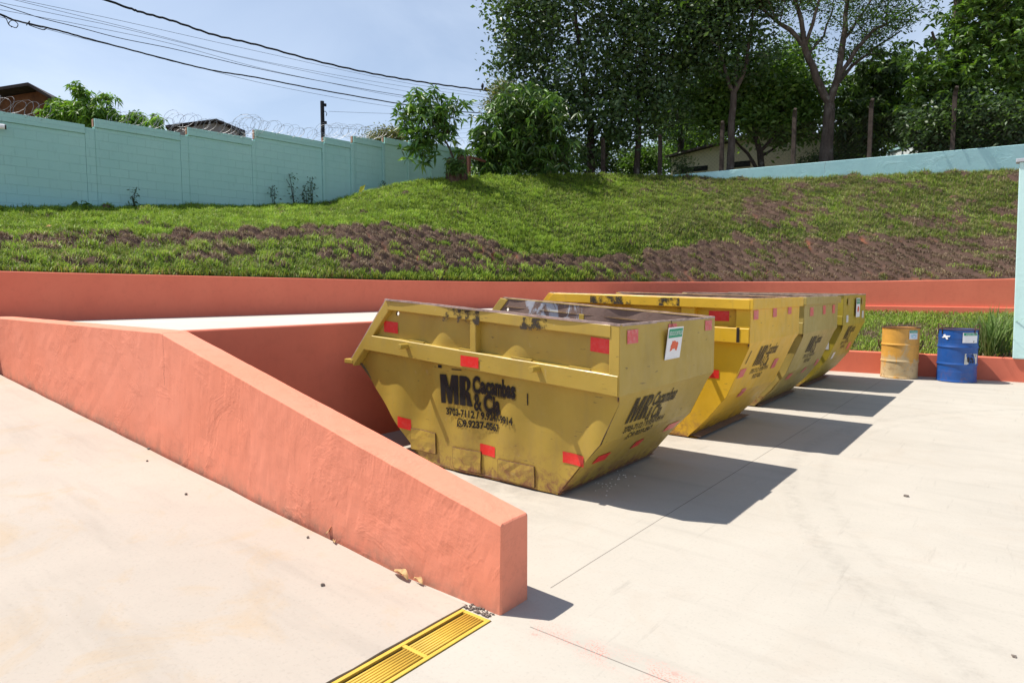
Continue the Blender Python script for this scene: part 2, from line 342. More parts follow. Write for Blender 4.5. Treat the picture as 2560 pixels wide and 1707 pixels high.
sec = [(x, 0) for x in st] + [(-1.876, .001), (-1.869, .010)]
b = MB(); rows = [ramp_sec(x, s) for x, s in sec]; b.grid(rows); b.add(rows[-1], [tuple(range(len(rows[-1])))]); b.add(rows[0][::-1], [tuple(range(len(rows[0])))])
o = b.build('ramp_wall', MAT['coral']); recalc(o); tag(o, 'thick coral wall sloping down beside the ramp to a squared end by the grate', 'wall')
# the bed behind the low kerb wall, at the back right
def low_y(x): return 13.357 + .1068 * (x + 2.73)
lw = [(x, low_y(x)) for x in np.linspace(-5.31, 6, 40)]
strip_wall('kerb_wall', lw, -.1, .397, .16, MAT['coral_smooth'], 'knee high coral wall behind the two barrels, holding a strip of grass', side=1)

# ------------------------------------------------------------------ the grassy bank
XC = [-500, -300, 0, 450, 830, 900, 1000, 1080, 1150, 1400, 1650, 1900, 2200, 2560, 3000]
DC = [14.0, 14.0, 0, 0, 0, 19.6, 19.6, 20.0, 20.6, 22.5, 23.0, 22.6, 21.2, 19.5, 18.5]
YC = [530, 529, 527, 525, 517, 494, 469, 456, 449, 444, 449, 459, 448, 434, 424]
XM = [-500, 0, 450, 830, 1000, 1150, 1400, 1650, 3000]; DM = [10.4, 10.6, 12.6, 14.6, 15.6, 17.0, 18.9, 19.3, 16.0]; YM = [606, 603, 592, 570, 578, 575, 580, 570, 560]
A0 = PD(0, HZ, 14.0); B0 = PD(1000, HZ, 21.7); TD = (B0 - A0)[:2]; TD /= np.linalg.norm(TD); TN = np.array([-TD[1], TD[0], 0.0])   # line of the turquoise wall
if TN @ (CAM - A0) < 0: TN = -TN
def tw_depth(x): d = ray(x, HZ); k = ((A0 - CAM) @ TN) / (d @ TN); return k * (d @ FH)
for i in (2, 3, 4): DC[i] = tw_depth(XC[i])
LA, LB = PD(1676, HZ, 23.0), PD(2560, HZ, 19.5); LT = (LB - LA)[:2] / np.linalg.norm((LB - LA)[:2]); LN = np.array([-LT[1], LT[0], 0.0])   # line of the low turquoise parapet
def lw_depth(x): d = ray(x, HZ); k = ((LA - CAM) @ LN) / (d @ LN); return k * (d @ FH)
for x_ in (1676, 1780, 2020, 2100, 2380, 2750):
    k_ = int(np.searchsorted(XC, x_)); YC.insert(k_, float(np.interp(x_, XC, YC))); XC.insert(k_, x_); DC.insert(k_, 0)
for k_, x_ in enumerate(XC):
    if 1670 < x_ < 2800: DC[k_] = lw_depth(x_) - .04
cols = np.arange(-420, 2960, 4.4); NR_S, NR_B = 150, 34
vS = np.linspace(0, 1, NR_S); vB = np.linspace(0, 1, NR_B + 1)[1:]
TV = np.zeros((len(cols), NR_S + NR_B, 3)); TPY = np.zeros((len(cols), NR_S + NR_B)); ARC = np.zeros_like(TPY)
def interp_z(D, dk, zk):
    fd = np.linspace(D.min() - .01, D.max() + .01, 900); fz = np.interp(fd, dk, zk); k = max(1, int(.30 / (fd[1] - fd[0]))); ker = np.hanning(2 * k + 3); ker /= ker.sum()
    pad = np.r_[np.linspace(fz[0] - (fz[1] - fz[0]) * (k + 1), fz[0], k + 1, endpoint=False), fz, np.full(k + 1, fz[-1])]
    return np.interp(D, fd, np.convolve(pad, ker, 'valid'))
last = None
for i, x in enumerate(cols):
    dw = wall_depth(x) or last; last = dw; dw = dw + .19
    d = ray(x, HZ); u = d / (d @ FH); zw = wall_top((CAM + u * dw)[:2]) - .035
    dm = max(np.interp(x, XM, DM), dw + .6); zm = EYE + (HZ - np.interp(x, XM, YM)) / F * dm
    dc = np.interp(x, XC, DC); zc = EYE + (HZ - np.interp(x, XC, YC)) / F * dc
    D = np.r_[dw + (dc - dw) * vS, dc + 45 * vB ** 2]
    z = interp_z(np.r_[D[D < dc + 5]], [dw, dm, dc, dc + 6], [zw, zm, zc, zc + .10]); z = np.r_[z, np.full(len(D) - len(z), z[-1])]
    TV[i] = CAM + u[None, :] * D[:, None]; TV[i, :, 2] = z
    TPY[i] = HZ - (z - EYE) / D * F
    ARC[i] = np.r_[0, np.cumsum(np.hypot(np.diff(D), np.diff(z)))]
PXG = np.repeat(cols[:, None], TV.shape[1], 1)
def dry_mask(px, py, wx, wy):
    nz = fbm(wx * .9, wy * .9, 1, 5) - .5; n2 = fbm(wx * 2.6 + 9, wy * 2.6, 3, 4) - .5
    yb_ = np.interp(px, [-420, 0, 450, 700, 860, 1000, 1150, 1300, 1450, 1600, 1750, 1900, 2200, 2600], [612, 608, 594, 580, 574, 574, 594, 632, 652, 640, 612, 604, 606, 596])
    below = py - yb_ + nz * 34
    left = np.clip((900 - px) / 120, 0, 1)
    d_in = np.where(below < 26, .98, np.where(left > 0, .94 - .62 * left, .9)) + n2 * .9
    d_in = d_in - .75 * np.clip((py - 676) / 16, 0, 1) * np.clip((1750 - px) / 300, 0.15, 1) + .28 * np.clip((px - 1500) / 200, 0, 1)
    up = np.clip((px - 1480) / 500, 0, 1) * .27 + n2 * 1.0 + nz * .5 - .06
    up = up + .9 * np.exp(-((px - 1900) / 75) ** 2 - ((py - 530) / 40) ** 2) + .22 * np.exp(-((px - 2420) / 110) ** 2 - ((py - 560) / 42) ** 2)
    lush = .5 * np.exp(-((px - 1370) / 110) ** 2 - ((py - 600) / 50) ** 2)
    return np.clip(np.where(below > 0, d_in, up) - lush, 0, 1)
DRY = dry_mask(PXG, TPY, TV[:, :, 0], TV[:, :, 1])
# sods: rounded lumps set close together, gaps of bare red earth between them
def lumps(wx, arc, sp=.34):
    gx, gy = wx / sp, arc / (sp * .82); bx, by = np.floor(gx).astype(int), np.floor(gy).astype(int); f1 = np.full(wx.shape, 9.0); f2 = f1.copy(); hs = np.zeros(wx.shape)
    for a in (-1, 0, 1):
        for c in (-1, 0, 1):
            ix, iy = bx + a, by + c; cx_ = ix + .5 * (iy % 2) + .25 + .5 * _T[ix % 64, iy % 64, 0]; cy_ = iy + .25 + .5 * _T[ix % 64, iy % 64, 1]
            d = np.hypot(gx - cx_, gy - cy_); hs = np.where(d < f1, _T[ix % 64, iy % 64, 5], hs); f2 = np.where(d < f1, f1, np.minimum(f2, d)); f1 = np.minimum(f1, d)
    return f1, f2, hs
ALONG = np.cumsum(np.r_[np.zeros((1, TV.shape[1])), np.linalg.norm(np.diff(TV[:, :, :2], axis=0), axis=2)], 0)
F1, F2, HS = lumps(ALONG, ARC, .40); DRY = np.clip(DRY + (HS - .5) * np.where(DRY > .86, .35, .8) * (DRY > .2), 0, 1); GAP = np.clip(1 - (F2 - F1) / .42, 0, 1)
amp = np.clip(.38 + DRY * .9, 0.12, 1) * (ARC > .02)
BUMP = amp * (.12 * (1 - np.clip(F1, 0, 1.0) ** 2) * (.6 + .8 * HS) - .06 * GAP) + .05 * (fbm(ALONG * 2.2, ARC * 2.2, 2) - .5) + .11 * (fbm(ALONG * .55, ARC * .55, 5) - .5) * np.clip(ARC, 0, 1)
fade = np.clip(ARC / .35, 0, 1); TV[:, :, 2] += BUMP * (.25 + .75 * fade); TV[:, 0, 2] -= .12
nc, nr_ = TV.shape[:2]
idx = np.arange(nc * nr_).reshape(nc, nr_); q = np.stack([idx[:-1, :-1], idx[1:, :-1], idx[1:, 1:], idx[:-1, 1:]], -1).reshape(-1, 4)
colr = np.zeros((nc, nr_, 3)); colr[..., 0] = DRY; colr[..., 1] = GAP; colr[..., 2] = fbm(ALONG * 3, ARC * 3, 6)
N = NM('bank_earth'); a = N.attr('Col'); sp_ = N.n('ShaderNodeSeparateColor'); N.set(sp_.inputs[0], a)
soil = N.mix(N.noise(14, 5, .7), (.075, .046, .035), (.14, .09, .07)); red = N.mix(N.noise(5, 5, .6), (.27, .085, .042), (.40, .15, .08))
soil = N.mix(N.ma('MULTIPLY', N.ramp(sp_.outputs[1], [(.35, 0), (.9, 1)]), N.ramp(N.noise(1.1, 4, .6), [(.55, 0), (.68, .8)])), soil, red)
under = N.mix(N.noise(20, 4, .7), (.028, .045, .012), (.060, .085, .020))
c = N.mix(N.ramp(N.ma('ADD', sp_.outputs[0], N.ma('MULTIPLY', N.ma('SUBTRACT', N.noise(30, 4, .7), .5), .5)), [(.35, 0), (.6, 1)]), under, soil)
MAT['earth'] = N.done(c, .95, N.bump(N.noise(45, 6, .75), .9, .03), .1)
o = big('hill', TV.reshape(-1, 3), q.ravel(), np.arange(len(q)) * 4, np.full(len(q), 4), MAT['earth'], colr.reshape(-1, 3), loc=(-8, 12, 1.7), smooth=True); tag(o, kind='structure')

def hill_sample(px, v):
    """bilinear sample of the bank surface: column pixel px, row v (float index)"""
    ci = np.clip((px - cols[0]) / (cols[1] - cols[0]), 0, nc - 1.001); i0 = ci.astype(int); fi = (ci - i0)[:, None]; j0 = np.clip(v.astype(int), 0, nr_ - 2); fj = (v - j0)[:, None]
    P = (TV[i0, j0] * (1 - fi) + TV[i0 + 1, j0] * fi) * (1 - fj) + (TV[i0, j0 + 1] * (1 - fi) + TV[i0 + 1, j0 + 1] * fi) * fj
    return P, i0, j0
def hill_z(px, D):
    i = int(np.clip((px - cols[0]) / (cols[1] - cols[0]), 0, nc - 2)); Dh = (TV[i] - CAM) @ FH
    return float(np.interp(D, Dh, TV[i, :, 2]))
def on_hill(px, D): p = PD(px, HZ, D); p[2] = hill_z(px, D); return p
# bed surface
gx = np.linspace(-5.3, 6, 150); gy = np.linspace(0, 1, 70); BV = np.zeros((150, 70, 3))
def wall_y(x): k = WP[:, 1] > 16.3; return np.interp(x, WP[k][:, 0], WP[k][:, 1])
for i, x in enumerate(gx):
    y0 = low_y(x) + .14; y1 = wall_y(x) + .05; BV[i, :, 0] = x; BV[i, :, 1] = y0 + (y1 - y0) * gy; BV[i, :, 2] = .355 + .66 * gy ** .9 + .05 * (fbm(x * 2.5 + gy * 0, BV[i, :, 1] * 2.5, 3) - .5)
ib = np.arange(150 * 70).reshape(150, 70); qb = np.stack([ib[:-1, :-1], ib[1:, :-1], ib[1:, 1:], ib[:-1, 1:]], -1).reshape(-1, 4)
BD = np.clip(.36 + 1.5 * (fbm(BV[..., 0] * 1.6, BV[..., 1] * 1.6, 2) - .5) + .35 * np.clip(1 - gy[None, :] * 5, 0, 1) * (BV[..., 0] > -1.2), 0, 1)
cb = np.zeros((150, 70, 3)); cb[..., 0] = BD; cb[..., 1] = .2
tag(big('bed_soil', BV.reshape(-1, 3), qb.ravel(), np.arange(len(qb)) * 4, np.full(len(qb), 4), MAT['earth'], cb.reshape(-1, 3), loc=(-2, 15, .3), smooth=True), kind='structure')

# ------------------------------------------------------------------ grass blades
N = NM('grass_blade'); a = N.attr('Col'); N.set(N.b.inputs['Base Color'], a); N.b.inputs['Roughness'].default_value = .55; N.b.inputs['Specular IOR Level'].default_value = .25
tr = N.n('ShaderNodeBsdfTranslucent'); N.set(tr.inputs['Color'], a); ms = N.n('ShaderNodeMixShader'); ms.inputs[0].default_value = .35
N.t.links.new(N.b.outputs[0], ms.inputs[1]); N.t.links.new(tr.outputs[0], ms.inputs[2]); N.t.links.new(ms.outputs[0], N.out.inputs[0]); MAT['blade'] = N.m
def blades(name, P, L, W, color, lean=.5, kind='stuff', label=None, cat=None, group=None, mat=None, parent=None, dirs=None):
    n = len(P); th = rng.random(n) * 2 * math.pi if dirs is None else dirs; hx, hy = np.cos(th), np.sin(th); ln = lean * (.3 + rng.random(n)); tw = th + math.pi / 2 + rng.normal(0, .5, n)
    wx, wy = np.cos(tw) * W / 2, np.sin(tw) * W / 2; V = np.zeros((n, 5, 3))
    V[:, 0] = P + np.stack([wx, wy, wx * 0 - .01], 1); V[:, 1] = P - np.stack([wx, wy, wx * 0 + .01], 1)
    m = P + np.stack([hx * L * ln * .35, hy * L * ln * .35, L * .55], 1); V[:, 2] = m - np.stack([wx, wy, wx * 0], 1) * .85; V[:, 3] = m + np.stack([wx, wy, wx * 0], 1) * .85
    V[:, 4] = P + np.stack([hx * L * ln, hy * L * ln, L * (1 - .35 * ln)], 1)
    base = np.arange(n)[:, None] * 5; loops = (base + np.array([0, 1, 2, 3, 3, 2, 4])).ravel(); stt = (np.arange(n)[:, None] * 7 + np.array([0, 4])).ravel()
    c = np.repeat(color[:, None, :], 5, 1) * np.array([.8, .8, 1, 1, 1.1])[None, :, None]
    o = big(name, V.reshape(-1, 3), loops, stt, None, mat or MAT['blade'], c.reshape(-1, 3), parent=parent)
    return tag(o, label, cat, group, kind)
def pick(c, n): c = np.array(c); w = rng.random((n, 1)); k = rng.integers(0, len(c), n); k2 = rng.integers(0, len(c), n); return c[k] * w + c[k2] * (1 - w)
GREEN = [(.215, .36, .035), (.28, .43, .042), (.35, .47, .06), (.38, .45, .09), (.155, .27, .034)]
OLIVE = [(.23, .25, .065), (.32, .29, .12), (.18, .21, .05), (.40, .33, .19), (.16, .25, .045)]
BROWN = [(.235, .165, .105), (.145, .098, .062), (.33, .245, .155), (.10, .066, .042), (.44, .35, .22)]
nb = 560000
px = rng.random(nb) * 3000 - 220; v = rng.random(nb) * (NR_S + 9.5); P, i0, j0 = hill_sample(px, v)
Dp = (P - CAM) @ FH; keep = rng.random(nb) < np.clip(.35 + .65 * (Dp / 22) ** 1.0, 0, 1); dry = DRY[i0, j0] + rng.normal(0, .13, nb); gap = GAP[i0, j0]
keep &= ~((gap > .5) & (dry > .28)) & ~((gap > .72) & (rng.random(nb) < .6)) & (ARC[i0, j0] > .03); px, P, dry, i0, j0, Dp = px[keep], P[keep], dry[keep], i0[keep], j0[keep], Dp[keep]
isd = (dry + .9 * ((HS[i0, j0] * 7.3) % 1 < .24) * -.5) > .52; olive = np.clip((px - 1350) / 500, 0, 1) * .75 + .8 * (fbm(P[:, 0] * 1.3, P[:, 1] * 1.3, 6) - .5); low = (px < 880) & (TPY[i0, j0] > 600); olive = olive + .35 * low
n = len(P); yel = fbm(P[:, 0] * 3.1, P[:, 1] * 3.1, 7, 3)[:, None]; cg = np.where((rng.random(n) < olive)[:, None], pick(OLIVE, n), pick(GREEN, n)); cc = np.where(isd[:, None], pick(BROWN, n), cg)
L = np.where(isd, .035 + .050 * rng.random(n), .055 + .085 * rng.random(n) ** 1.6); cl_ = fbm(P[:, 0] * 2.6 + 4, P[:, 1] * 2.6, 4, 3); L *= .55 + 1.1 * cl_; cc = cc * (.80 + .35 * HS[i0, j0])[:, None] * (1 - .30 * np.clip(gap[keep], 0, 1))[:, None] * (.62 + .85 * fbm(P[:, 0] * 1.9, P[:, 1] * 1.9 + P[:, 2] * 2, 5, 4))[:, None] * (1 - .35 * isd[:, None] * (gap[keep][:, None] > .3)); W = np.where(isd, .009, .0125) * (.7 + .6 * rng.random(n))  # blades tinted darker between sods: crevice shade put into their colour
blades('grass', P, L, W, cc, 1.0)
nb = 60000; ii = rng.integers(0, 149, nb); jj = rng.integers(0, 69, nb); P = BV[ii, jj] + np.stack([rng.random(nb) * .075, rng.random(nb) * .06, np.zeros(nb)], 1); d = BD[ii, jj] + rng.normal(0, .15, nb)
k = (P[:, 0] > -3.6) & (P[:, 0] < 2) & (rng.random(nb) < np.clip(1.25 - d, .12, 1)); P, d = P[k], d[k]; n = len(P)
cc = np.where((d > .62)[:, None], pick(BROWN, n), np.where((rng.random(n) < .2)[:, None], pick(OLIVE, n), pick(GREEN, n)))
blades('bed_grass', P, .06 + .09 * rng.random(n), .010 + .005 * rng.random(n), cc, .9)

# ------------------------------------------------------------------ skips
def m_paint(name, col, rust=.5, scuff=.4, worn=.0, rough=.42, zf=.75):
    N = NM(name); x, y, z = N.xyz()
    c = N.mix(N.ramp(N.noise(1.6, 5, .6), [(.35, 0), (.65, 1)]), tuple(k * .90 for k in col), tuple(min(1, k * 1.08) for k in col))
    c = N.mix(N.ramp(N.noise(4.5, 6, .65, v=N.map((1.6, 1.6, .35))), [(.54, 0), (.80, .35)]), c, (.26, .19, .09))     # dirt runs
    c = N.mix(N.ramp(N.noise(7, 7, .7, dis=.6), [(.64, 0), (.70, worn)]), c, (.50, .42, .27))                         # worn pale patches
    low = N.ramp(z, [(.01, 1), (.18, .5), (.42, .0)])
    rm = N.ramp(N.ma('ADD', N.noise(11, 8, .75, dis=.5), N.ma('MULTIPLY', low, .15)), [(.56, 0), (.74, 1)])
    rc = N.mix(N.noise(30, 4, .7), (.17, .065, .028), (.30, .14, .07))
    c = N.mix(N.ma('MULTIPLY', rm, N.ma('MULTIPLY', low, rust * 1.6)), c, rc)
    sc = N.noise(9, 4, .5, v=N.map((1.0, 1.0, 4.5), (R(15), R(40), 0))); c = N.mix(N.ma('MULTIPLY', N.ramp(sc, [(.69, 0), (.72, 1)]), scuff), c, (.06, .045, .03))
    ch = N.vor(7.5); c = N.mix(N.ma('MULTIPLY', N.ramp(ch, [(0, 1), (.030, 0)]), scuff), c, (.14, .075, .04))
    h = N.ma('ADD', N.ma('MULTIPLY', N.noise(3, 3), 1.0), N.ma('MULTIPLY', N.noise(26, 4, .6), .16))
    return N.done(c, N.ramp(N.noise(8, 4), [(.3, rough - .06), (.7, rough + .14)]), N.bump(h, .30, .012), .45)
P_OLIVE = m_paint('olive_yellow_paint', (.43, .295, .05), .9, .55, .25)
P_RUST = m_paint('rust_stained_olive_paint', (.42, .285, .052), .85, .8, .3)
P_YEL = m_paint('bright_yellow_paint', (.70, .41, .022), .6, .4, .25)
P_DULL = m_paint('dull_olive_paint', (.38, .285, .075), .8, .5, .6)
P_GREEN = m_paint('greenish_yellow_paint', (.40, .30, .028), .7, .45, .4)
N = NM('rusty_inside'); x, y, z = N.xyz(); c = N.mix(N.noise(3.2, 7, .7), (.14, .092, .073), (.32, .215, .17)); c = N.mix(N.ramp(N.noise(9, 6, .7), [(.58, 0), (.72, .6)]), c, (.17, .075, .04))
wl = N.ma('MULTIPLY', N.ramp(N.ma('ABSOLUTE', N.ma('ADD', x, 3.78)), [(0, 1), (.30, .75), (.52, 0)]), N.ma('MULTIPLY', N.ma('GREATER_THAN', y, 5.3), N.ma('LESS_THAN', y, 5.6)))
drip = N.ramp(N.ma('ADD', N.noise(7, 7, .72, v=N.map((1, 1, .42)), dis=.9), N.ma('MULTIPLY', wl, .30)), [(.70, 0), (.75, 1)])
c = N.mix(N.ma('MULTIPLY', drip, wl), c, (.52, .55, .60)); MAT['inside'] = N.done(c, .7, N.bump(N.noise(18, 5, .7), .3, .01), .3)
MAT['rim'] = plain('worn_bare_rim', (.40, .29, .25), .55, .35, 14, .5, .25, .2)
def m_tape(name, col, var): 
    N = NM(name); c = N.mix(N.ramp(N.noise(35, 5, .7), [(.45, 0), (.65, var)]), col, (.62, .30, .28)); ck = N.noise(55, 2, .5); return N.done(c, .38, N.bump(ck, .12, .003), .5)
MAT['red'] = m_tape('red_reflective_tape', (.74, .022, .016), .12); MAT['red_faded'] = m_tape('faded_red_tape', (.62, .075, .075), .55); MAT['white_tape'] = plain('white_reflective_tape', (.62, .60, .58), .4, .08)
def m_spray(name, dens):
    N = NM(name); f = N.noise(60, 4, .7); w = N.noise(9, 5, .65); al = N.ramp(N.ma('ADD', N.ma('MULTIPLY', f, .45), N.ma('MULTIPLY', w, .55)), [(.50 - dens * .25, 1), (.62 - dens * .16, .0)]) if dens < .99 else 1.0
    N.done((.022, .018, .017), .6, None, .25)
    if dens < .99: N.set(N.b.inputs['Alpha'], N.ramp(N.ma('ADD', N.ma('MULTIPLY', f, .5), N.ma('MULTIPLY', w, .5)), [(.56 - .5 * dens, 0), (.68 - .5 * dens, dens)]))
    return N.m
MAT['spray'] = m_spray('black_stencil_paint', .96); MAT['spray_soft'] = m_spray('stencil_overspray', .42); MAT['spray_worn'] = m_spray('worn_stencil_paint', .72)
BLOCK_MR = [[(0, 0), (0, 1), (.20, 1), (.28, .50), (.36, 1), (.56, 1), (.56, 0), (.415, 0), (.405, .60), (.335, 0), (.225, 0), (.155, .60), (.145, 0)],
            [(.60, 0), (.60, 1), (.80, 1), (.90, .95), (.955, .82), (.955, .66), (.90, .54), (.865, .50), (.82, .53), (.845, .62), (.845, .78), (.825, .84), (.785, .85), (.785, .0)], [(.787, .53), (.865, .50), (.93, .42), (.95, .24), (1.0, 0), (.84, 0), (.815, .25), (.787, .38)]]      # heavy condensed stencil capitals M and R
def block_mesh(h, w):
    bm = bmesh.new()
    for pl in BLOCK_MR: bm.faces.new([bm.verts.new((x * w, y * h, 0)) for x, y in pl])
    bmesh.ops.triangulate(bm, faces=bm.faces)
    for k in range(3): bmesh.ops.subdivide_edges(bm, edges=[e for e in bm.edges if e.calc_length() > .045], cuts=1)
    bmesh.ops.triangulate(bm, faces=bm.faces); bm.verts.index_update(); V = [(v.co.x, v.co.y) for v in bm.verts]; Fc = [tuple(v.index for v in f.verts) for f in bm.faces]; bm.free(); return V, Fc
def text_mesh(body, size, sx, bold, fat=0.0):
    if body == 'MR': return block_mesh(size * .73, size * sx * 1.66)
    cu = bpy.data.curves.new('t', 'FONT'); cu.body = body; cu.size = size; cu.offset = bold; cu.resolution_u = 4; cu.space_character = 1.0 + bold * 4; o = bpy.data.objects.new('t', cu); COL.objects.link(o)
    dg = bpy.context.evaluated_depsgraph_get(); me = bpy.data.meshes.new_from_object(o.evaluated_get(dg)); bm = bmesh.new(); bm.from_mesh(me)
    for k in range(3): bmesh.ops.subdivide_edges(bm, edges=[e for e in bm.edges if e.calc_length() > .035], cuts=1)
    bmesh.ops.triangulate(bm, faces=bm.faces); V = [(v.co.x * sx, v.co.y) for v in bm.verts]; bm.verts.index_update(); Fc = [tuple(v.index for v in f.verts) for f in bm.faces]
    bm.free(); bpy.data.objects.remove(o); bpy.data.curves.remove(cu); bpy.data.meshes.remove(me)
    return V, Fc
def text_on(parent, name, lines, f3, mat, label=None, lift=.0):
    """lines: (body, left x, baseline z, size, x stretch, bold); f3 maps (a, b, lift) on the panel to a point"""
    b = MB()
    for body, lx, bz, size, sx, bold in lines:
        V, Fc = text_mesh(body, size, sx, bold)
        if V: b.add([f3(lx + p[0], bz + p[1], lift) for p in V], Fc)
    o = b.build(name, mat, parent); return tag(o, label)
def skip(label, xr, y0, Wd, H, zf, tilt, paint, rail, band, posts, ubands, tipu=2.86, tipz=.66, rimu=2.35, seed=0, dentamp=.03, boxrail=False, kink=None, slant=.11):
    prof_r = kink or [(0, H), (.0, zf), (.175, .44), (.335, .26), (.54, .012)]
    prof_l = [(rimu, H), (tipu, tipz), (1.99, .012)]
    rec, insm = .060, .032
    T = lambda x, z: (x, z + tilt * (xr - x) * min(1, max(0, z) / .55))
    root = empty('skip', (xr - 1.2, y0 + Wd / 2, 0), label, 'skip', 'rubble skips parked in a row')
    zr = lambda z: float(np.interp(z, [p[1] for p in prof_r][::-1], [p[0] for p in prof_r][::-1])); zl = lambda z: float(np.interp(z, [p[1] for p in prof_l][::-1], [p[0] for p in prof_l][::-1]))
    ins = lambda z: max(0, (zf - z) / zf) * insm
    def dent(x, z):
        u = xr - x; e = math.sin(min(1, max(0, (u + .02) / .25)) * math.pi / 2) * math.sin(min(1, max(0, (3.0 - u) / .3)) * math.pi / 2)
        s = seed * 3.1
        d = .55 * math.sin(u * 2 * math.pi / .74 + 1.2 + s + 1.1 * math.sin(z * 2.2 + s)) + .30 * math.sin(u * 2 * math.pi / .41 + z * 3 + 2.2 * s) + .9 * (float(fbm(u * 1.3 + s, z * 1.3, 2)) - .5)
        if z < .32: d *= max(.35, z / .32)
        return dentamp * d * e
    yp = lambda x, z: y0 + rec + ins(z) + dent(x, z)
    bt = sorted(set([p[1] for p in prof_r] + [p[1] for p in prof_l] + list(np.linspace(.012, H, 56))))
    nu = 100
    def side(yf):
        return [[(*T(xr - (zr(z) + (zl(z) - zr(z)) * k / nu), z), yf(xr - (zr(z) + (zl(z) - zr(z)) * k / nu), z)) for k in range(nu + 1)] for z in bt]
    def xyz_(rows): return [[(p[0], p[2], p[1]) for p in r] for r in rows]
    def hole(rows, hx, hz, r=.021):
        best = min(((abs(rows[i][k][0] - hx) + abs(rows[i][k][2] - hz), i, k) for i in range(1, len(rows) - 1) for k in range(1, nu)))[1:]
        i, k = best; c = rows[i][k]; ring = [(-1, -1), (-1, 0), (-1, 1), (0, 1), (1, 1), (1, 0), (1, -1), (0, -1)]
        for a, (di, dk) in enumerate(ring):
            dx = rows[i + di][k + dk][0] - c[0]; dz = rows[i + di][k + dk][2] - c[2]; l = math.hypot(dx, dz); p = rows[i + di][k + dk]; rows[i + di][k + dk] = (c[0] + dx / l * r, p[1], c[2] + dz / l * r)
        return i, k
    b = MB()
    def addside(rows, hl):
        n_, m_ = len(rows), len(rows[0]); Fc = [(i * m_ + j, (i + 1) * m_ + j, (i + 1) * m_ + j + 1, i * m_ + j + 1) for i in range(n_ - 1) for j in range(m_ - 1) if not (hl and i in (hl[0] - 1, hl[0]) and j in (hl[1] - 1, hl[1]))]
        return [p for r in rows for p in r], Fc
    near = xyz_(side(yp)); hx, hz = T(xr - rimu + .09, H - .115); far = xyz_(side(lambda x, z: y0 + Wd - rec - ins(z) - .4 * dent(x, z)))
    hn = hole(near, hx, hz); hf = hole(far, hx, hz)
    b.add(*addside(near, hn)); b.add(*addside(far, hf))
    def plate(prof, sgn, extra=0):
        fine = []
        for (u0, z0), (u1, z1) in zip(prof[:-1], prof[1:]):
            k = max(2, int(math.hypot(u1 - u0, z1 - z0) / .06)); fine += [(u0 + (u1 - u0) * t / k, z0 + (z1 - z0) * t / k) for t in range(k)]
        fine.append(prof[-1]); rows = []
        for u, z in fine:
            a = (y0 + .001) if (z >= zf - .001 or sgn < 0 and z > tipz - .001) else y0 + rec + ins(z); c_ = 2 * y0 + Wd - a
            row = []
            for k in range(15):
                y = a + (c_ - a) * k / 14; dd = 1.2 * dentamp * (float(fbm(y * 1.4 + seed, z * 1.6 + 3, 4)) - .5) * math.sin(math.pi * k / 14) * sgn
                X, Z = T(xr - u, z); row.append((X + dd + extra * sgn, y, Z))
            rows.append(row)
        return rows
    nsm = len(b.F); b.grid(plate(prof_r, 1)); b.grid(plate(prof_l[1:], -1))
    fl = [[(*T(xr - .54 - (1.99 - .54) * i / 8, .012), 0) for i in range(9)]]
    b.grid([[(xr - .54 - 1.45 * i / 8, y, .012) for i in range(9)] for y in np.linspace(y0 + rec + insm, y0 + Wd - rec - insm, 5)])
    o = b.build('body', paint, root, smooth=False); o.data.polygons.foreach_set('use_smooth', [i < nsm for i in range(len(o.data.polygons))])
    # the inside: a lining set 14 mm in
    b = MB(); t = .014
    n2 = xyz_(side(lambda x, z: yp(x, z) + t)); f2 = xyz_(side(lambda x, z: y0 + Wd - rec - ins(z) - .4 * dent(x, z) - t)); hole(n2, hx, hz); hole(f2, hx, hz)
    b.add(*addside(n2, hn)); b.add(*addside(f2, hf)); b.grid(plate(prof_r, 1, -t)); b.grid(plate(prof_l[1:], -1, -t))
    b.grid([[(xr - .5 - 1.6 * i / 8, y, .03) for i in range(9)] for y in np.linspace(y0 + rec + insm, y0 + Wd - rec - insm, 5)])
    b.build('lining', MAT['inside'], root)
    X_, Z_ = T(xr - tipu, tipz); b = MB(); b.box((X_ - .03, y0 + Wd / 2, Z_ - .02), (.13, Wd, .045)); b.build('end_lip', paint, root, bevel=.008)
    # rails, bands, posts and slanting end bars, on both long sides
    def beams(face, back, nm, polys, bev=.006):
        for pl in polys:
            q = [T(*p) for p in pl]; bb = MB(); n_ = 1
            bb.prism([(p[0], p[1]) for p in q], 'y', face, back); bb.build(nm, paint, root, bevel=bev)
    def bentbar(nm, u0, u1, za, zb_, face, back, k=14, wob=.004):
        """a folded plate, not quite straight any more"""
        bb = MB(); rows = []; L0 = zl(zb_) if u1 is None else u1; 
        for i in range(k + 1):
            f = i / k; w = wob * (float(fbm(f * 5 + seed, za * 3, 1)) - .5) * 2
            ua = u0 + ((zl(zb_) - slant * .86 if u1 is None else u1) - u0) * f; ub = u0 + ((zl(za) - slant * .86 if u1 is None else u1) - u0) * f
            pa = T(xr - ub, za + w); pb = T(xr - ua, zb_ + w); s_ = 1 if back > face else -1
            rows.append([(pa[0], back, pa[1]), (pa[0], face + s_ * .006 + w, pa[1] - .0), (pa[0], face + w, pa[1] + .006), (pb[0], face + w, pb[1] - .006), (pb[0], face + s_ * .006 + w, pb[1]), (pb[0], back, pb[1])])
        bb.grid(rows); bb.add(rows[0], [(0, 1, 2, 3, 4, 5)]); bb.add(rows[-1], [(5, 4, 3, 2, 1, 0)]); o = bb.build(nm, paint, root); recalc(o)
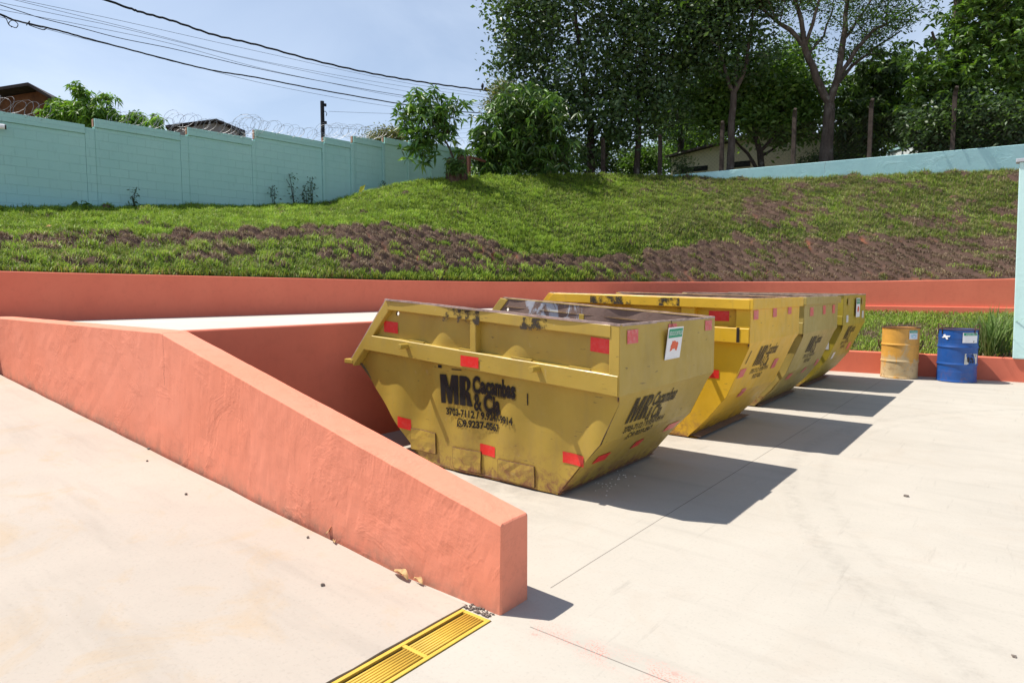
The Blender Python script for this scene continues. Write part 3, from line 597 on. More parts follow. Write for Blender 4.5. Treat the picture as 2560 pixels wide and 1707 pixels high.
    for face, back, s_ in ((y0, y0 + rec + .05, 1), (y0 + Wd, y0 + Wd - rec - .02, -1)):
        ff = face - (.035 * s_ if boxrail else 0)
        bentbar('top_rail', .0 if boxrail else .072, None, rail[0], H, ff - .0015 * s_, back)
        for (ba, bb_) in [band]: bentbar('band', .012, None, ba, bb_, face - .003 * s_, back)
        q = [(xr - rimu, H), (xr - tipu, tipz), (xr - tipu + .035, tipz - .06), (xr - rimu + slant, H - .012)]
        beams(face + .004 * s_, back, 'end_bar', [q])
        for (ua, ub) in posts: beams(face + .001 * s_, back, 'post', [[(xr - ua, band[1] - .004 if ua > .1 else band[0] - .002), (xr - ub, band[1] - .004 if ua > .1 else band[0] - .002), (xr - ub, rail[0] + .004 if ua > .1 or boxrail else H - .002), (xr - ua, rail[0] + .004 if ua > .1 or boxrail else H - .002)]])
        for up in ubands:                                                                   # lifting pins
            X, Z = T(xr - up, (band[0] + band[1]) / 2 + .03); bb = MB(); bb.tube([(X, back, Z), (X, face - .095 * s_, Z)], .024, 14); bb.build('lifting_pin', paint, root, bevel=.003)
        for k in range(4):                                                                  # weld strips on the band's ledge
            bb = MB()
            u = .18 + .55 * k + .1 * rng.random(); l = .14 + .08 * rng.random(); X0, Z0 = T(xr - u, band[1] + .001); X1, Z1 = T(xr - u - l, band[1] + .001)
            bb.prism([(X0, Z0), (X1, Z1), (X1, Z1 + .012), (X0, Z0 + .012)], 'y', face + .008 * s_, face + .03 * s_)
            bb.build('weld_strip', paint, root)
    if boxrail:
        bb = MB(); ra = rail[0] - .0; bb.prism([(xr + .035, H), (xr + .035, ra), (xr - .02, ra), (xr - .02, H)], 'y', y0 - .035, y0 + Wd + .035); bb.build('end_rail', paint, root, bevel=.006)
    # bare, hammered rim
    bb = MB(); w = .010
    def rimline(fn, k=36):
        rows = []
        for i in range(k + 1):
            c = fn(i / k); h = .006 + .008 * float(fbm(i * .55 + seed, c[1], 3)); rows.append([(c[0] - c[3] * w, c[1] - c[4] * w, c[2] - .006), (c[0] - c[3] * w, c[1] - c[4] * w, c[2] + h), (c[0] + c[3] * w, c[1] + c[4] * w, c[2] + h), (c[0] + c[3] * w, c[1] + c[4] * w, c[2] - .006)])
        bb.grid(rows); bb.add(rows[0], [(0, 1, 2, 3)]); bb.add(rows[-1], [(3, 2, 1, 0)])
    yo = .055 if boxrail else .016
    rimline(lambda f: (*[T(xr - rimu * f, H)[0], y0 + yo - .012 + .006 * math.sin(f * 17 + seed)], T(xr - rimu * f, H)[1], 0, 1)); rimline(lambda f: (T(xr - rimu * f, H)[0], y0 + Wd - yo + .01, T(xr - rimu * f, H)[1], 0, 1))
    rimline(lambda f: (xr - .006, y0 + .03 + (Wd - .06) * f, T(xr, H)[1], 1, 0), 20); [rimline(lambda f: (*[T(xr - rimu - (tipu - rimu) * f, H)[0], yy], T(xr - rimu - (tipu - rimu) * f, H + (tipz - H) * f)[1], 0, 1), 12) for yy in (y0 + yo, y0 + Wd - yo)]
    o = bb.build('rim', MAT['rim'], root); recalc(o)
    side3 = lambda x, z, lift: (x, yp(x, z) - .0035 - lift, z)
    arc = [0]; 
    for (u0, z0), (u1, z1) in zip(prof_r[:-1], prof_r[1:]): arc.append(arc[-1] + math.hypot(u1 - u0, z1 - z0))
    def end3(y, s, lift):
        """a point on the end plate: y across, s down along its outside from the rim"""
        s = min(max(s, 0), arc[-1] - 1e-4); i = max(k for k in range(len(arc) - 1) if arc[k] <= s); f = (s - arc[i]) / (arc[i + 1] - arc[i]); (u0, z0), (u1, z1) = prof_r[i], prof_r[i + 1]
        u, z = u0 + (u1 - u0) * f, z0 + (z1 - z0) * f; l = math.hypot(u1 - u0, z1 - z0); nx, nz = -(z1 - z0) / l, -(u1 - u0) / l
        X, Z = T(xr - u, z); dd = 1.2 * dentamp * (float(fbm(y * 1.4 + seed, z * 1.6 + 3, 4)) - .5) * math.sin(math.pi * min(1, max(0, (y - y0) / Wd)))
        k = .0045 + lift; return (X + dd + k * nx, y, Z + k * nz)
    return root, side3, end3, T
def tape(root, f3, a0, b0, a1, b1, mat, skew=0.0, nm='reflective_strip', lift=0, label=None):
    rows = []
    for i in range(7):
        rows.append([f3(a0 + (a1 - a0) * i / 6, b0 + (b1 - b0) * j / 4 + skew * i / 6, lift) for j in range(5)])
    b = MB(); b.grid(rows); o = b.build(nm, mat, root); return tag(o, label)
def front(y):
    return lambda x, z, lift: (x, y - .003 - lift, z)
def logo(x0, z0, k=1.0, kz=1.0, dz=0):
    """the stencilled firm lettering, top-left corner at (x0, z0), k its scale"""
    L = lambda body, dx, dzz, size, sx, bold: (body, x0 + dx * k, z0 + dzz * kz, size * kz, sx * k / kz, bold * k)
    return [L('MR', .004, -.240, .335, .60, .0125), L('Caçambas', .345, -.120, .182, .60, .0080), L('&', .348, -.268, .195, .60, .0045), L('Cia', .445, -.268, .195, .66, .0085), L('3703-7112 / 9.9247-9914', .045, -.335, .080, .87, .0035), L('9.9237-0567', .235, -.415, .080, .90, .0035)]
def phone_badge(root, f3, cx_, cz, r, mat):
    b = MB(); n = 20; V = []; 
    for i in range(n): a = 2 * math.pi * i / n; V += [f3(cx_ + r * math.cos(a), cz + r * math.sin(a), 0), f3(cx_ + .72 * r * math.cos(a), cz + .72 * r * math.sin(a), 0)]
    b.add(V, [(2 * i, 2 * ((i + 1) % n), 2 * ((i + 1) % n) + 1, 2 * i + 1) for i in range(n)])
    pts = [(-.42, .30), (-.30, -.05), (.0, -.36), (.34, -.42)]; hs = []
    for (a, c) in pts: hs.append([f3(cx_ + r * (a - .10), cz + r * (c - .10), 0), f3(cx_ + r * (a + .12), cz + r * (c + .12), 0)])
    b.grid(hs); b.add([f3(cx_ - r * 1.0, cz - r * .3, 0), f3(cx_ - r * .6, cz - r * .8, 0), f3(cx_ - r * 1.15, cz - r * 1.15, 0)], [(0, 1, 2)])
    b.build('phone_symbol', mat, root)

# the front skip, nearest the ramp wall
s1, f1, e1, T1 = skip('front olive yellow skip beside the sloping wall, dented, with stencilled lettering on its long side', -2.11, 3.83, 1.685, 1.294, .818, .064, P_OLIVE, (1.205, 1.294), (.812, .955), [(.0, .082), (1.284, 1.345)], [.67, 2.075], tipz=.695, seed=1, dentamp=.030)
text_on(s1, 'lettering', logo(-3.825, .825), f1, MAT['spray'])
text_on(s1, 'overspray', [(a, b_ - .008, c - .006, d, e, f + .014 * d / .15 * .5) for a, b_, c, d, e, f in logo(-3.825, .825)[:4]], f1, MAT['spray_soft'], lift=-.0012)
phone_badge(s1, f1, -3.622, .436, .038, MAT['spray'])
for a in ((-3.845, .88, -3.80, .905), (-3.70, .872, -3.60, .88), (-2.925, .66, -2.915, .75)): tape(s1, f1, *a, MAT['spray'], nm='paint_mark')
for x0, z0, x1, z1, sk in ((-4.535, 1.155, -4.36, 1.255, -.012), (-2.372, 1.105, -2.195, 1.205, -.012), (-4.385, .30, -4.243, .40, -.02), (-3.432, .20, -3.275, .285, -.01), (-2.625, .262, -2.435, .345, -.006)): tape(s1, f1, x0, z0, x1, z1, MAT['red'], sk)
tape(s1, front(3.824), -3.549, .92, -3.357, 1.008, MAT['red'], -.008)
E1 = lambda y, s, l=0: e1(y, s, l)
for a in ((3.925, .035, 4.085, .13), (4.56, .02, 4.72, .10), (5.29, .02, 5.44, .105)): tape(s1, e1, *a, MAT['red_faded'])
for a in ((4.06, 1.07, 4.24, 1.16), (4.62, 1.06, 4.78, 1.15), (5.14, .98, 5.36, 1.08)): tape(s1, e1, *a, MAT['red'])
s_logo = lambda e, y0, s0: (lambda a, c, l: e(y0 + a, s0 - c, l))
wl = s_logo(e1, 0, 0)
text_on(s1, 'end_lettering', [(b_, x, z, sz, sx, bo) for b_, x, z, sz, sx, bo in logo(4.12, -.54, .92, .92)], wl, MAT['spray_worn'])
phone_badge(s1, wl, 4.30, -.90, .036, MAT['spray_worn'])
MAT['rustbead'] = plain('rusty_weld', (.12, .06, .025), .85, .5, 40)
# welded repair plates along its foot
for x0, x1, z0, z1 in ((-4.24, -3.93, .12, .30), (-3.72, -3.42, .04, .215), (-3.23, -2.87, .03, .19)):
    rows = [[f1(x0 + (x1 - x0) * i / 6, z0 + (z1 - z0) * j / 4, .006 + .006 * random.random()) for j in range(5)] for i in range(7)]; b = MB(); b.grid(rows); e_ = rows[0][::-1] + [r[0] for r in rows[1:]] + rows[-1][1:] + [r[-1] for r in rows[-2:0:-1]]
    b.grid([e_ + [e_[0]], [(p[0], p[1] + .022, p[2]) for p in e_ + [e_[0]]]]); b.build('repair_plate', P_RUST, s1)
    b = MB(); rim_ = e_ + [e_[0]]; b.tube([(p[0], p[1] + .006, p[2]) for p in rim_], .006, 5, cap=False); b.build('weld_bead', MAT['rustbead'], s1)
# second, bright yellow, numbered 1
s2, f2, e2, T2 = skip('bright yellow skip numbered 1, second from the sloping wall', -2.045, 6.25, 1.70, 1.445, 1.025, .022, P_YEL, (1.345, 1.445), (1.018, 1.163), [(.0, .14), (.56, .70), (1.95, 2.06)], [.62, 1.95], tipz=.88, seed=2, dentamp=.020, boxrail=True, kink=[(0, 1.445), (.0, 1.025), (.235, .47), (.42, .24), (.64, .012)])
for x0, z0, x1, z1 in ((-2.47, 1.225, -2.27, 1.325), (-2.53, .65, -2.36, .735)): tape(s2, f2, x0, z0, x1, z1, MAT['red'])
text_on(s2, 'number', [('1', -2.215, 1.03, .20, 1.15, .003)], front(6.244), MAT['spray'])
for a in ((6.33, .11, 6.47, .20), (6.93, .10, 7.07, .195), (7.48, .09, 7.62, .18), (6.36, .72, 6.54, .82), (7.42, .70, 7.58, .82), (6.72, .99, 6.86, 1.10)): tape(s2, e2, *a, MAT['red_faded'])
wl = s_logo(e2, 0, 0); text_on(s2, 'end_lettering', logo(6.68, -.49, .78, .95), wl, MAT['spray_worn']); text_on(s2, 'end_number', [('1', 6.36, -.66, .21, 1.1, .002)], wl, MAT['spray_worn'])
N = NM('scorched_paint'); N.done((.045, .035, .025), .7); g_ = N.n('ShaderNodeTexCoord'); al = N.ramp(N.noise(13, 6, .7), [(.47, 0), (.56, .95)]); N.set(N.b.inputs['Alpha'], al); MAT['scorch'] = N.m
tape(s2, front(6.213), -3.80, 1.385, -3.30, 1.468, MAT['scorch'], -.008, 'scorch_mark'); tape(s2, front(6.213), -3.0, 1.37, -2.75, 1.45, MAT['scorch'], 0, 'scorch_mark'); tape(s1, front(3.828), -3.75, 1.275, -3.35, 1.385, MAT['scorch'], -.02, 'scorch_mark'); tape(s1, front(3.828), -2.95, 1.24, -2.7, 1.33, MAT['scorch'], -.012, 'scorch_mark')
# third and fourth
s3, f3_, e3, T3 = skip('dull olive skip third along the row, with a battered top rail and worn lettering', -2.13, 8.50, 1.82, 1.44, .99, .02, P_DULL, (1.345, 1.44), (.985, 1.13), [(.0, .12), (1.2, 1.3)], [.62, 1.95], tipz=.85, seed=3, dentamp=.03, boxrail=True, kink=[(0, 1.44), (.0, .99), (.21, .47), (.38, .24), (.60, .012)])
for a in ((8.76, .13, 8.93, .24), (9.40, .12, 9.56, .235), (9.98, .12, 10.14, .24), (8.80, 1.05, 8.98, 1.15), (9.45, 1.02, 9.6, 1.12), (10.0, .95, 10.15, 1.05)): tape(s3, e3, *a, MAT['red_faded'])
text_on(s3, 'end_lettering', logo(9.0, -.52, .80, .95), s_logo(e3, 0, 0), MAT['spray_worn'])
s4, f4, e4, T4 = skip('greenish yellow skip at the far end of the row, with white tape squares', -2.135, 10.72, 1.70, 1.455, .985, .012, P_GREEN, (1.36, 1.455), (1.0, 1.14), [(.0, .15), (.85, .95)], [.60, 1.95], tipz=.85, seed=4, dentamp=.024, kink=[(0, 1.455), (.0, .985), (.21, .47), (.40, .22), (.62, .012)])
for a in ((10.92, .31, 11.06, .42), (12.14, .27, 12.28, .39), (10.98, .93, 11.14, 1.05)): tape(s4, e4, *a, MAT['white_tape'])
for a in ((10.94, .06, 11.09, .16), (12.02, .06, 12.14, .17)): tape(s4, e4, *a, P_DULL, nm='welded_tab', lift=.012)
tape(s4, f4, -2.43, .62, -2.33, .75, MAT['white_tape'], .0); tape(s4, e4, 11.9, .82, 12.1, .95, MAT['red_faded'])
text_on(s4, 'end_lettering', logo(11.16, -.49, .78, .95), s_logo(e4, 0, 0), MAT['spray_worn'])

# ------------------------------------------------------------------ signs
MAT['sign_green'] = plain('sign_green', (.015, .30, .16), .45, .05); MAT['sign_orange'] = plain('sign_orange', (.72, .12, .05), .5, .12, 40); MAT['sign_blue'] = plain('sign_pale_blue', (.42, .62, .70), .5, .1, 40); MAT['sign_text'] = plain('sign_lettering', (.66, .78, .74), .5, .03)
def sign(loc, rz, w, h, head, title, pic, label, tiltb=0.0, wire=True):
    """a hard white board with a green heading; local x across, z up, facing -y, origin at its lower edge"""
    root = empty('sign', loc, label, 'sign'); root.rotation_euler = (0, 0, 0)
    co, si = math.cos(rz), math.sin(rz); tt = math.tan(tiltb)
    f = lambda a, c, l: (loc[0] + a * co + (-l - tt * (h - c)) * -si * 1.0, loc[1] + a * si + (-l - tt * (h - c)) * co, loc[2] + c)
    def rect(nm, a0, c0, a1, c1, l, mat):
        b = MB(); b.add([f(a0, c0, l), f(a1, c0, l), f(a1, c1, l), f(a0, c1, l)], [(0, 1, 2, 3)]); return b.build(nm, mat, root)
    b = MB(); q = [(-w / 2, 0), (w / 2, 0), (w / 2, h), (-w / 2, h)]; b.add([f(a, c, 0) for a, c in q] + [f(a, c, -.004) for a, c in q], [(0, 1, 2, 3), (7, 6, 5, 4), (0, 4, 5, 1), (1, 5, 6, 2), (2, 6, 7, 3), (3, 7, 4, 0)]); b.build('board', MAT['white'], root)
    m = w * .04; rect('heading', -w / 2 + m, h - m - head, w / 2 - m, h - m, .0012, MAT['sign_green']); rect('border_line', -w / 2 + m, m * .7, w / 2 - m, m * .7 + .002, .0012, MAT['sign_text'])
    V, Fc = text_mesh(title, head * .62, 1, .0004); xs_ = [p[0] for p in V]; s = (w - 3.2 * m) / (max(xs_) - min(xs_)); b = MB(); b.add([f(-w / 2 + 1.6 * m + (p[0] - min(xs_)) * min(s, 1.15), h - m - head * .72 + p[1], .0024) for p in V], Fc); b.build('lettering', MAT['sign_text'], root)
    if pic: 
        b = MB(); pts, mt = pic; b.add([f(a * w, c * h, .0012) for a, c in pts], [tuple(range(len(pts)))]); b.build('picture', mt, root)
    return root, f
RUB = [(-.27, .25), (-.13, .28), (-.06, .33), (.0, .31), (.05, .34), (.10, .28), (.19, .24), (.24, .33), (.27, .48), (.19, .54), (.12, .52), (.06, .56), (-.02, .58), (-.08, .56), (-.16, .58), (-.18, .50), (-.24, .42), (-.23, .35)]
px1 = xr1 = -2.11
sg, sf = sign((-2.062, 4.62, 1.008), R(90), .262, .222 + .02, .068, 'RESÍDUOS DE CONSTRUÇÃO', (RUB, MAT['sign_orange']), 'white sign with green heading and orange picture hung on the front skip', R(-7))
b = MB(); b.tube([(-2.092, 4.59, 1.245), (-2.10, 4.61, 1.30), (-2.095, 4.632, 1.245)], .0015, 5); b.build('hanging_wire', MAT['dark'], sg)
sign((-2.095, 11.60, 1.10), R(90), .28, .30, .08, 'RESÍDUOS DE CONSTRUÇÃO', (RUB, MAT['sign_orange']), 'white sign with green heading and orange picture on the farthest skip')

# ------------------------------------------------------------------ barrels
def lathe(name, prof, c, mat, parent, n=56, bulge=None):
    rows = []
    for r, z in prof:
        rows.append([(c[0] + r * math.cos(2 * math.pi * k / n) * (1 + (bulge(k / n, z) if bulge else 0)), c[1] + r * math.sin(2 * math.pi * k / n) * (1 + (bulge(k / n, z) if bulge else 0)), c[2] + z) for k in range(n + 1)])
    b = MB(); b.grid(rows); o = b.build(name, mat, parent, smooth=True)
    bm = bmesh.new(); bm.from_mesh(o.data); bmesh.ops.remove_doubles(bm, verts=bm.verts, dist=1e-5); bmesh.ops.recalc_face_normals(bm, faces=bm.faces); bm.to_mesh(o.data); bm.free(); return o
def m_drum(name, col, worn, rust, z0):
    N = NM(name); x, y, z = N.xyz(); c = N.mix(N.ramp(N.noise(5, 5, .6), [(.35, 0), (.7, 1)]), col, tuple(k * .78 for k in col))
    wm = N.ramp(N.ma('ADD', N.noise(4.5, 7, .7, v=N.map((1, 1, .6)), dis=.8), N.ramp(z, [(0, .22), (.34, .16), (.42, 0), (.9, .02)])), [(.58, 0), (.70, worn)]); c = N.mix(wm, c, (.55, .44, .26))
    c = N.mix(N.ma('MULTIPLY', N.ramp(N.noise(8, 7, .75), [(.52, 0), (.66, 1)]), N.ramp(z, [(0, rust), (.14, rust * .5), (.3, rust * .12), (.8, rust * .12), (.9, rust * .8)])), c, (.20, .085, .03))
    c = N.mix(N.ramp(N.vor(9), [(0, .8), (.03, 0)]), c, (.25, .15, .08)); return N.done(c, N.ramp(N.noise(7), [(.3, .34), (.7, .55)]), N.bump(N.noise(9, 4), .12, .01), .5)
MAT['drum_y'] = m_drum('yellow_drum_paint', (.74, .38, .07), .8, 1.0, 0); MAT['drum_b'] = m_drum('blue_drum_paint', (.012, .085, .33), .0, .5, 0); MAT['rustbar'] = plain('rusty_bar', (.10, .05, .035), .8, .3, 20)
H_ = .885
def drum_prof(ribs):
    p = [(.0, .015), (.272, .015), (.283, .0), (.290, .008), (.290, .022), (.284, .03)]
    zs = np.arange(.045, H_ - .03, .0125); 
    for z in zs:
        r = .283
        for zc, amp_, wd in ribs: r += amp_ * math.exp(-((z - zc) / wd) ** 2)
        p.append((r, float(z)))
    return p + [(.284, H_ - .025), (.290, H_ - .018), (.292, H_ - .006), (.288, H_), (.282, H_ - .002), (.278, H_ - .02), (.276, .05), (.0, .05)]
def drum(label, c, mat, ribs, bulge=None):
    root = empty('barrel', (c[0], c[1], 0), label, 'barrel'); lathe('body', drum_prof(ribs), (c[0], c[1], 0), mat, root, bulge=bulge)
    b = MB(); b.tube([(c[0] + .287 * math.cos(a), c[1] + .287 * math.sin(a), H_ - .004) for a in np.linspace(0, 2 * math.pi, 49)[:-1]], .009, 6, closed=True); b.build('rim', MAT['rustbar'], root, smooth=True); return root
RIB = [(.30, .013, .012), (.585, .013, .012)]
by = drum('scratched yellow steel barrel with a small white notice, in front of the low wall', (-1.685, 13.12), MAT['drum_y'], RIB, lambda a, z: .012 * math.sin(a * 14) * math.exp(-((z - .45) / .3) ** 2))
bbl = drum('blue steel barrel with wire handles and torn white stickers', (-.855, 13.18), MAT['drum_b'], RIB + [(z, -.005, .012) for z in (.645, .675, .705)] + [(z, -.005, .012) for z in (.20, .23, .26)])
def around(c, r=.2865):
    return lambda a, z, l: (c[0] + (r + l) * math.cos(a), c[1] + (r + l) * math.sin(a), z)
def patch(root, nm, c, a0, z0, a1, z1, l, mat, poly=None, r=.2865):
    g = around(c, r); b = MB()
    if poly: b.add([g(a0 + (a1 - a0) * u, z0 + (z1 - z0) * v, l) for u, v in poly], [tuple(range(len(poly)))])
    else: b.grid([[g(a0 + (a1 - a0) * i / 8, z0 + (z1 - z0) * j / 3, l) for j in range(4)] for i in range(9)])
    return b.build(nm, mat, root)
def drum_text(root, c, title, a0, a1, z, size, mat, r=.2865, l=.0035):
    V, Fc = text_mesh(title, size, 1, .0005); xs_ = [p[0] for p in V]; w = max(xs_) - min(xs_); g = around(c, r); b = MB(); b.add([g(a0 + (a1 - a0) * (p[0] - min(xs_)) / w, z + p[1], l) for p in V], Fc); b.build('lettering', mat, root)
yc = (-1.685, 13.12); va = math.atan2(-yc[1], -yc[0])                # towards the camera
S = lambda d: va + R(d)
n1 = empty('notice', (yc[0], yc[1] - .28, .69), 'small white notice with green heading and pale blue drawing on the yellow barrel', 'notice')
patch(n1, 'board', yc, S(26), .69, S(58), .842, .006, MAT['white'], r=.286); patch(n1, 'heading', yc, S(27), .797, S(57), .838, .0078, MAT['sign_green']); drum_text(n1, yc, 'PILHAS E BATERIAS', S(29), S(55), .808, .022, MAT['sign_text'], l=.0095)
BL = [(.5 + .38 * math.cos(t) * (1 + .1 * math.sin(3 * t)), .36 + .26 * math.sin(t) * (1 + .12 * math.cos(2 * t))) for t in np.linspace(0, 2 * math.pi, 25)[:-1]]
patch(n1, 'picture', yc, S(27), .69, S(57), .842, .0078, MAT['sign_blue'], BL)
bc = (-.855, 13.18); vb = math.atan2(-bc[1], -bc[0]); S2 = lambda d: vb + R(d)
n2 = empty('notice', (bc[0], bc[1] - .28, .66), 'white notice with green heading on the blue barrel', 'notice')
patch(n2, 'board', bc, S2(12), .665, S2(62), .832, .006, MAT['white'], r=.286); patch(n2, 'heading', bc, S2(15), .785, S2(60), .826, .0078, MAT['sign_green']); drum_text(n2, bc, 'VIDROS COMUNS', S2(20), S2(55), .795, .026, MAT['sign_text'], l=.0095)
patch(n2, 'picture', bc, S2(44), .680, S2(49), .700, .0078, MAT['black'], [(.2, 0), (.8, .1), (1, .6), (.8, 1), (.5, .6), (.2, 1), (0, .5)])
patch(bbl, 'torn_sticker', bc, S2(20), .30, S2(68), .49, .004, plain('old_paper', (.56, .55, .50), .8, .2, 22), [(0, .05), (.12, 0), (.2, .08), (.6, .04), (.98, .12), (1, .95), (.75, .97), (.4, 1), (.02, .97)])
for pl in ([(.18, .3), (.30, .22), (.34, .5), (.28, .72), (.2, .66)], [(.36, .6), (.5, .66), (.62, .55), (.58, .42), (.44, .44)], [(.5, .2), (.62, .18), (.68, .38), (.56, .4)], [(.52, .72), (.57, .72), (.57, .98), (.53, .98)], [(.8, .7), (.84, .7), (.84, .96), (.81, .96)], [(.38, .18), (.46, .2), (.46, .36), (.38, .34)]): patch(bbl, 'torn_print', bc, S2(20), .30, S2(68), .49, .0055, MAT['black'], pl)
patch(bbl, 'paint_splash', bc, S2(-52), .71, S2(-22), .80, .003, MAT['white'], [(.0, .35), (.25, .55), (.2, .8), (.42, .98), (.55, .74), (1, .72), (.95, .52), (.7, .45), (.8, .05), (.62, .02), (.45, .38), (.2, .28)])
for sa, nm in ((-62, 0), (62, 1)):                                   # wire loops on the blue rim, strap handles on the yellow
    g = around(bc, .288); b = MB(); pts = [g(S2(sa - 12), .80, .004), g(S2(sa - 12), .885, .004), g(S2(sa - 13), .945, .01), g(S2(sa - 6), .962, .012), g(S2(sa + 6), .962, .012), g(S2(sa + 13), .94, .01), g(S2(sa + 12), .885, .004), g(S2(sa + 12), .80, .004)]; b.tube(pts, .0075, 7); b.build('handle', MAT['rustbar'], bbl, smooth=True)
for sa in (-88, 88):
    g = around(yc, .283); b = MB(); b.tube([g(S(sa), .50, .0), g(S(sa - 2), .51, .02), g(S(sa), .56, .04), g(S(sa), .64, .058), g(S(sa), .66, .05), g(S(sa), .60, .012), g(S(sa), .59, 0)], [.012, .013, .012, .010, .009, .008, .008], 7); b.build('handle', MAT['rustbar'], by, smooth=True)

# ------------------------------------------------------------------ drain grate
MAT['grate'] = plain('yellow_grate_paint', (.62, .40, .055), .62, .10, 12, .4, 0, .1)
def drain():
    root = empty('drain_grate', (-1.96, 1.0, 0), 'yellow painted steel grate over the drain at the end of the coral wall', 'drain grate')
    x0, x1, ya, yb_ = -2.052, -1.873, 2.212, -1.9; z = -.006
    tl = lambda x: 0
    fr = MB(); w = .020
    fr.box(((x0 + x0 + w) / 2, (ya + yb_) / 2, z + .004), (w, ya - yb_, .014)); fr.box((x1 - w / 2, (ya + yb_) / 2, z + .004), (w, ya - yb_, .014))
    fr.build('frame', MAT['grate'], root, bevel=.002)
    for k in range(12):
        y = ya - .010 - k * .385; b = MB(); b.box(((x0 + x1) / 2, y, z + .0035), (x1 - x0 - 2 * w - .001, .020, .013)); b.build('cross_bar', MAT['grate'], root, bevel=.0015)
        if k == 11: break
        for j in range(7):
            x = x0 + w + .018 + (x1 - x0 - 2 * w - .026) * (j + .4) / 7; b = MB(); b.tube([(x, y - .011, z + .0025), (x, y - .374, z + .0025)], .0072, 8); b.build('bar', MAT['grate'], root, smooth=True)
    b = MB(); P = [(-2.09, 2.29), (-2.09, -1.96), (-1.862, -1.96), (-1.862, 2.29)]
    b.add([(p[0], p[1], -.30) for p in P] + [(p[0], p[1], -.004) for p in P], [(0, 1, 2, 3)] + [(i, (i + 1) % 4, 4 + (i + 1) % 4, 4 + i) for i in range(4)]); b.build('channel', MAT['dark'], root)
drain()
# ------------------------------------------------------------------ small litter on the concrete
MAT['dryleaf'] = plain('dry_leaf', (.42, .27, .12), .7, .35, 40); MAT['pebble'] = plain('pebble', (.16, .13, .11), .9, .4, 60); MAT['chip'] = plain('pale_chip', (.72, .68, .62), .8, .1)
def curl_leaf(p, L, rz, k, label, up=0.0):
    rows = []
    for i in range(9):
        t = i / 8; w = L * .17 * math.sin(math.pi * (.06 + .9 * t)) ** .8; c = math.sin(t * 5 * k + p[0] * 7) * .10 * L; row = []
        for j in range(5):
            a = (j - 2) / 2; row.append((t * L, a * w, .012 + abs(a) * w * .7 + c * .5 + up * math.sin(t * math.pi) * L + .006 * math.sin(9 * t + a * 3)))
        rows.append(row)
    zmin = min(q[2] for r in rows for q in r); R_ = Matrix.Rotation(rz, 3, 'Z'); rows = [[Vector(p) + R_ @ Vector((q[0], q[1], q[2] - zmin + .001)) for q in r] for r in rows]
    b = MB(); b.grid(rows); o = b.build('dry_leaf', MAT['dryleaf'], loc=p, smooth=True); tag(o, label, 'leaf', 'dry leaves on the concrete'); return o
def ramp_pt(x, y):
    z = 0.0
    for _ in range(8): p = PZ(x, y, z); z = ramp_z(p[0]) + .003
    return (p[0], p[1], z)
a = ramp_pt(815, 1338); curl_leaf(a, .085, R(40), 1.4, 'upright curled dry leaf leaning at the foot of the ramp wall', .5); a = ramp_pt(832, 1352); curl_leaf(a, .05, R(-20), 1, 'small dry leaf scrap lying beside the upright curled leaf')
a = ramp_pt(985, 1432); curl_leaf(a, .13, R(-8), 1.8, 'long crumpled dry leaf lying along the ramp wall near the grate', .12); a = ramp_pt(1035, 1447); curl_leaf(a, .09, R(-14), 1.2, 'dry leaf end tucked against the wall beside the long crumpled leaf', .15)
def pebble(p, r, label=None, mat='pebble', nm='pebble'):
    bm = bmesh.new(); bmesh.ops.create_icosphere(bm, subdivisions=2, radius=r)
    for v in bm.verts: v.co *= .7 + .6 * random.random(); v.co.z *= .6
    me = bpy.data.meshes.new(nm); bm.to_mesh(me); bm.free(); me.materials.append(MAT[mat]); o = bpy.data.objects.new(nm, me); COL.objects.link(o); o.location = (p[0], p[1], p[2] + r * .35); return o
for (x, y, r, lab) in ((806, 1462, .011, 'small brown pebble alone on the ramp below the leaves'), (770, 1343, .008, 'dark little stone beside the upright curled leaf'), (372, 1122, .012, 'dark stone at the foot of the wall, on the ramp'), (368, 1152, .009, 'small grey stone just below the dark stone on the ramp'), (465, 1235, .010, 'grey stone on the bare middle of the ramp')):
    tag(pebble(ramp_pt(x, y), r, mat='pebble'), lab, 'pebble')
tag(pebble(PZ(2266, 1241, .0), .016), 'dark pebble alone in the open yard', 'pebble'); tag(pebble(PZ(2535, 1641, .0), .010), 'black pebble at the near edge of the yard', 'pebble')
for k in range(26):
    x, y = (1514 + rng.normal(0, 22), 1212 + rng.normal(0, 14)) if k < 16 else (1560 + rng.normal(0, 14), 1190 + rng.normal(0, 9)); tag(pebble(PZ(x, y, 0), .0035 + .004 * rng.random(), mat='chip', nm='paint_chip'), 'tiny white chip of paint on the shaded concrete under the front skip', 'chip', 'white chips beside the front skip')
b = MB()
for k in range(110):                                                  # crumbled mortar in the corner by the grate
    p = (-2.06 + .16 * rng.random(), 2.228 + .05 * rng.random() ** 2, .0); r = .003 + .007 * rng.random() ** 2; b.box((p[0], p[1], r * .4), (r * 1.6, r, r), rng.random() * 3)
tag(b.build('rubble', MAT['pebble'], loc=(-1.98, 2.25, 0)), kind='stuff')

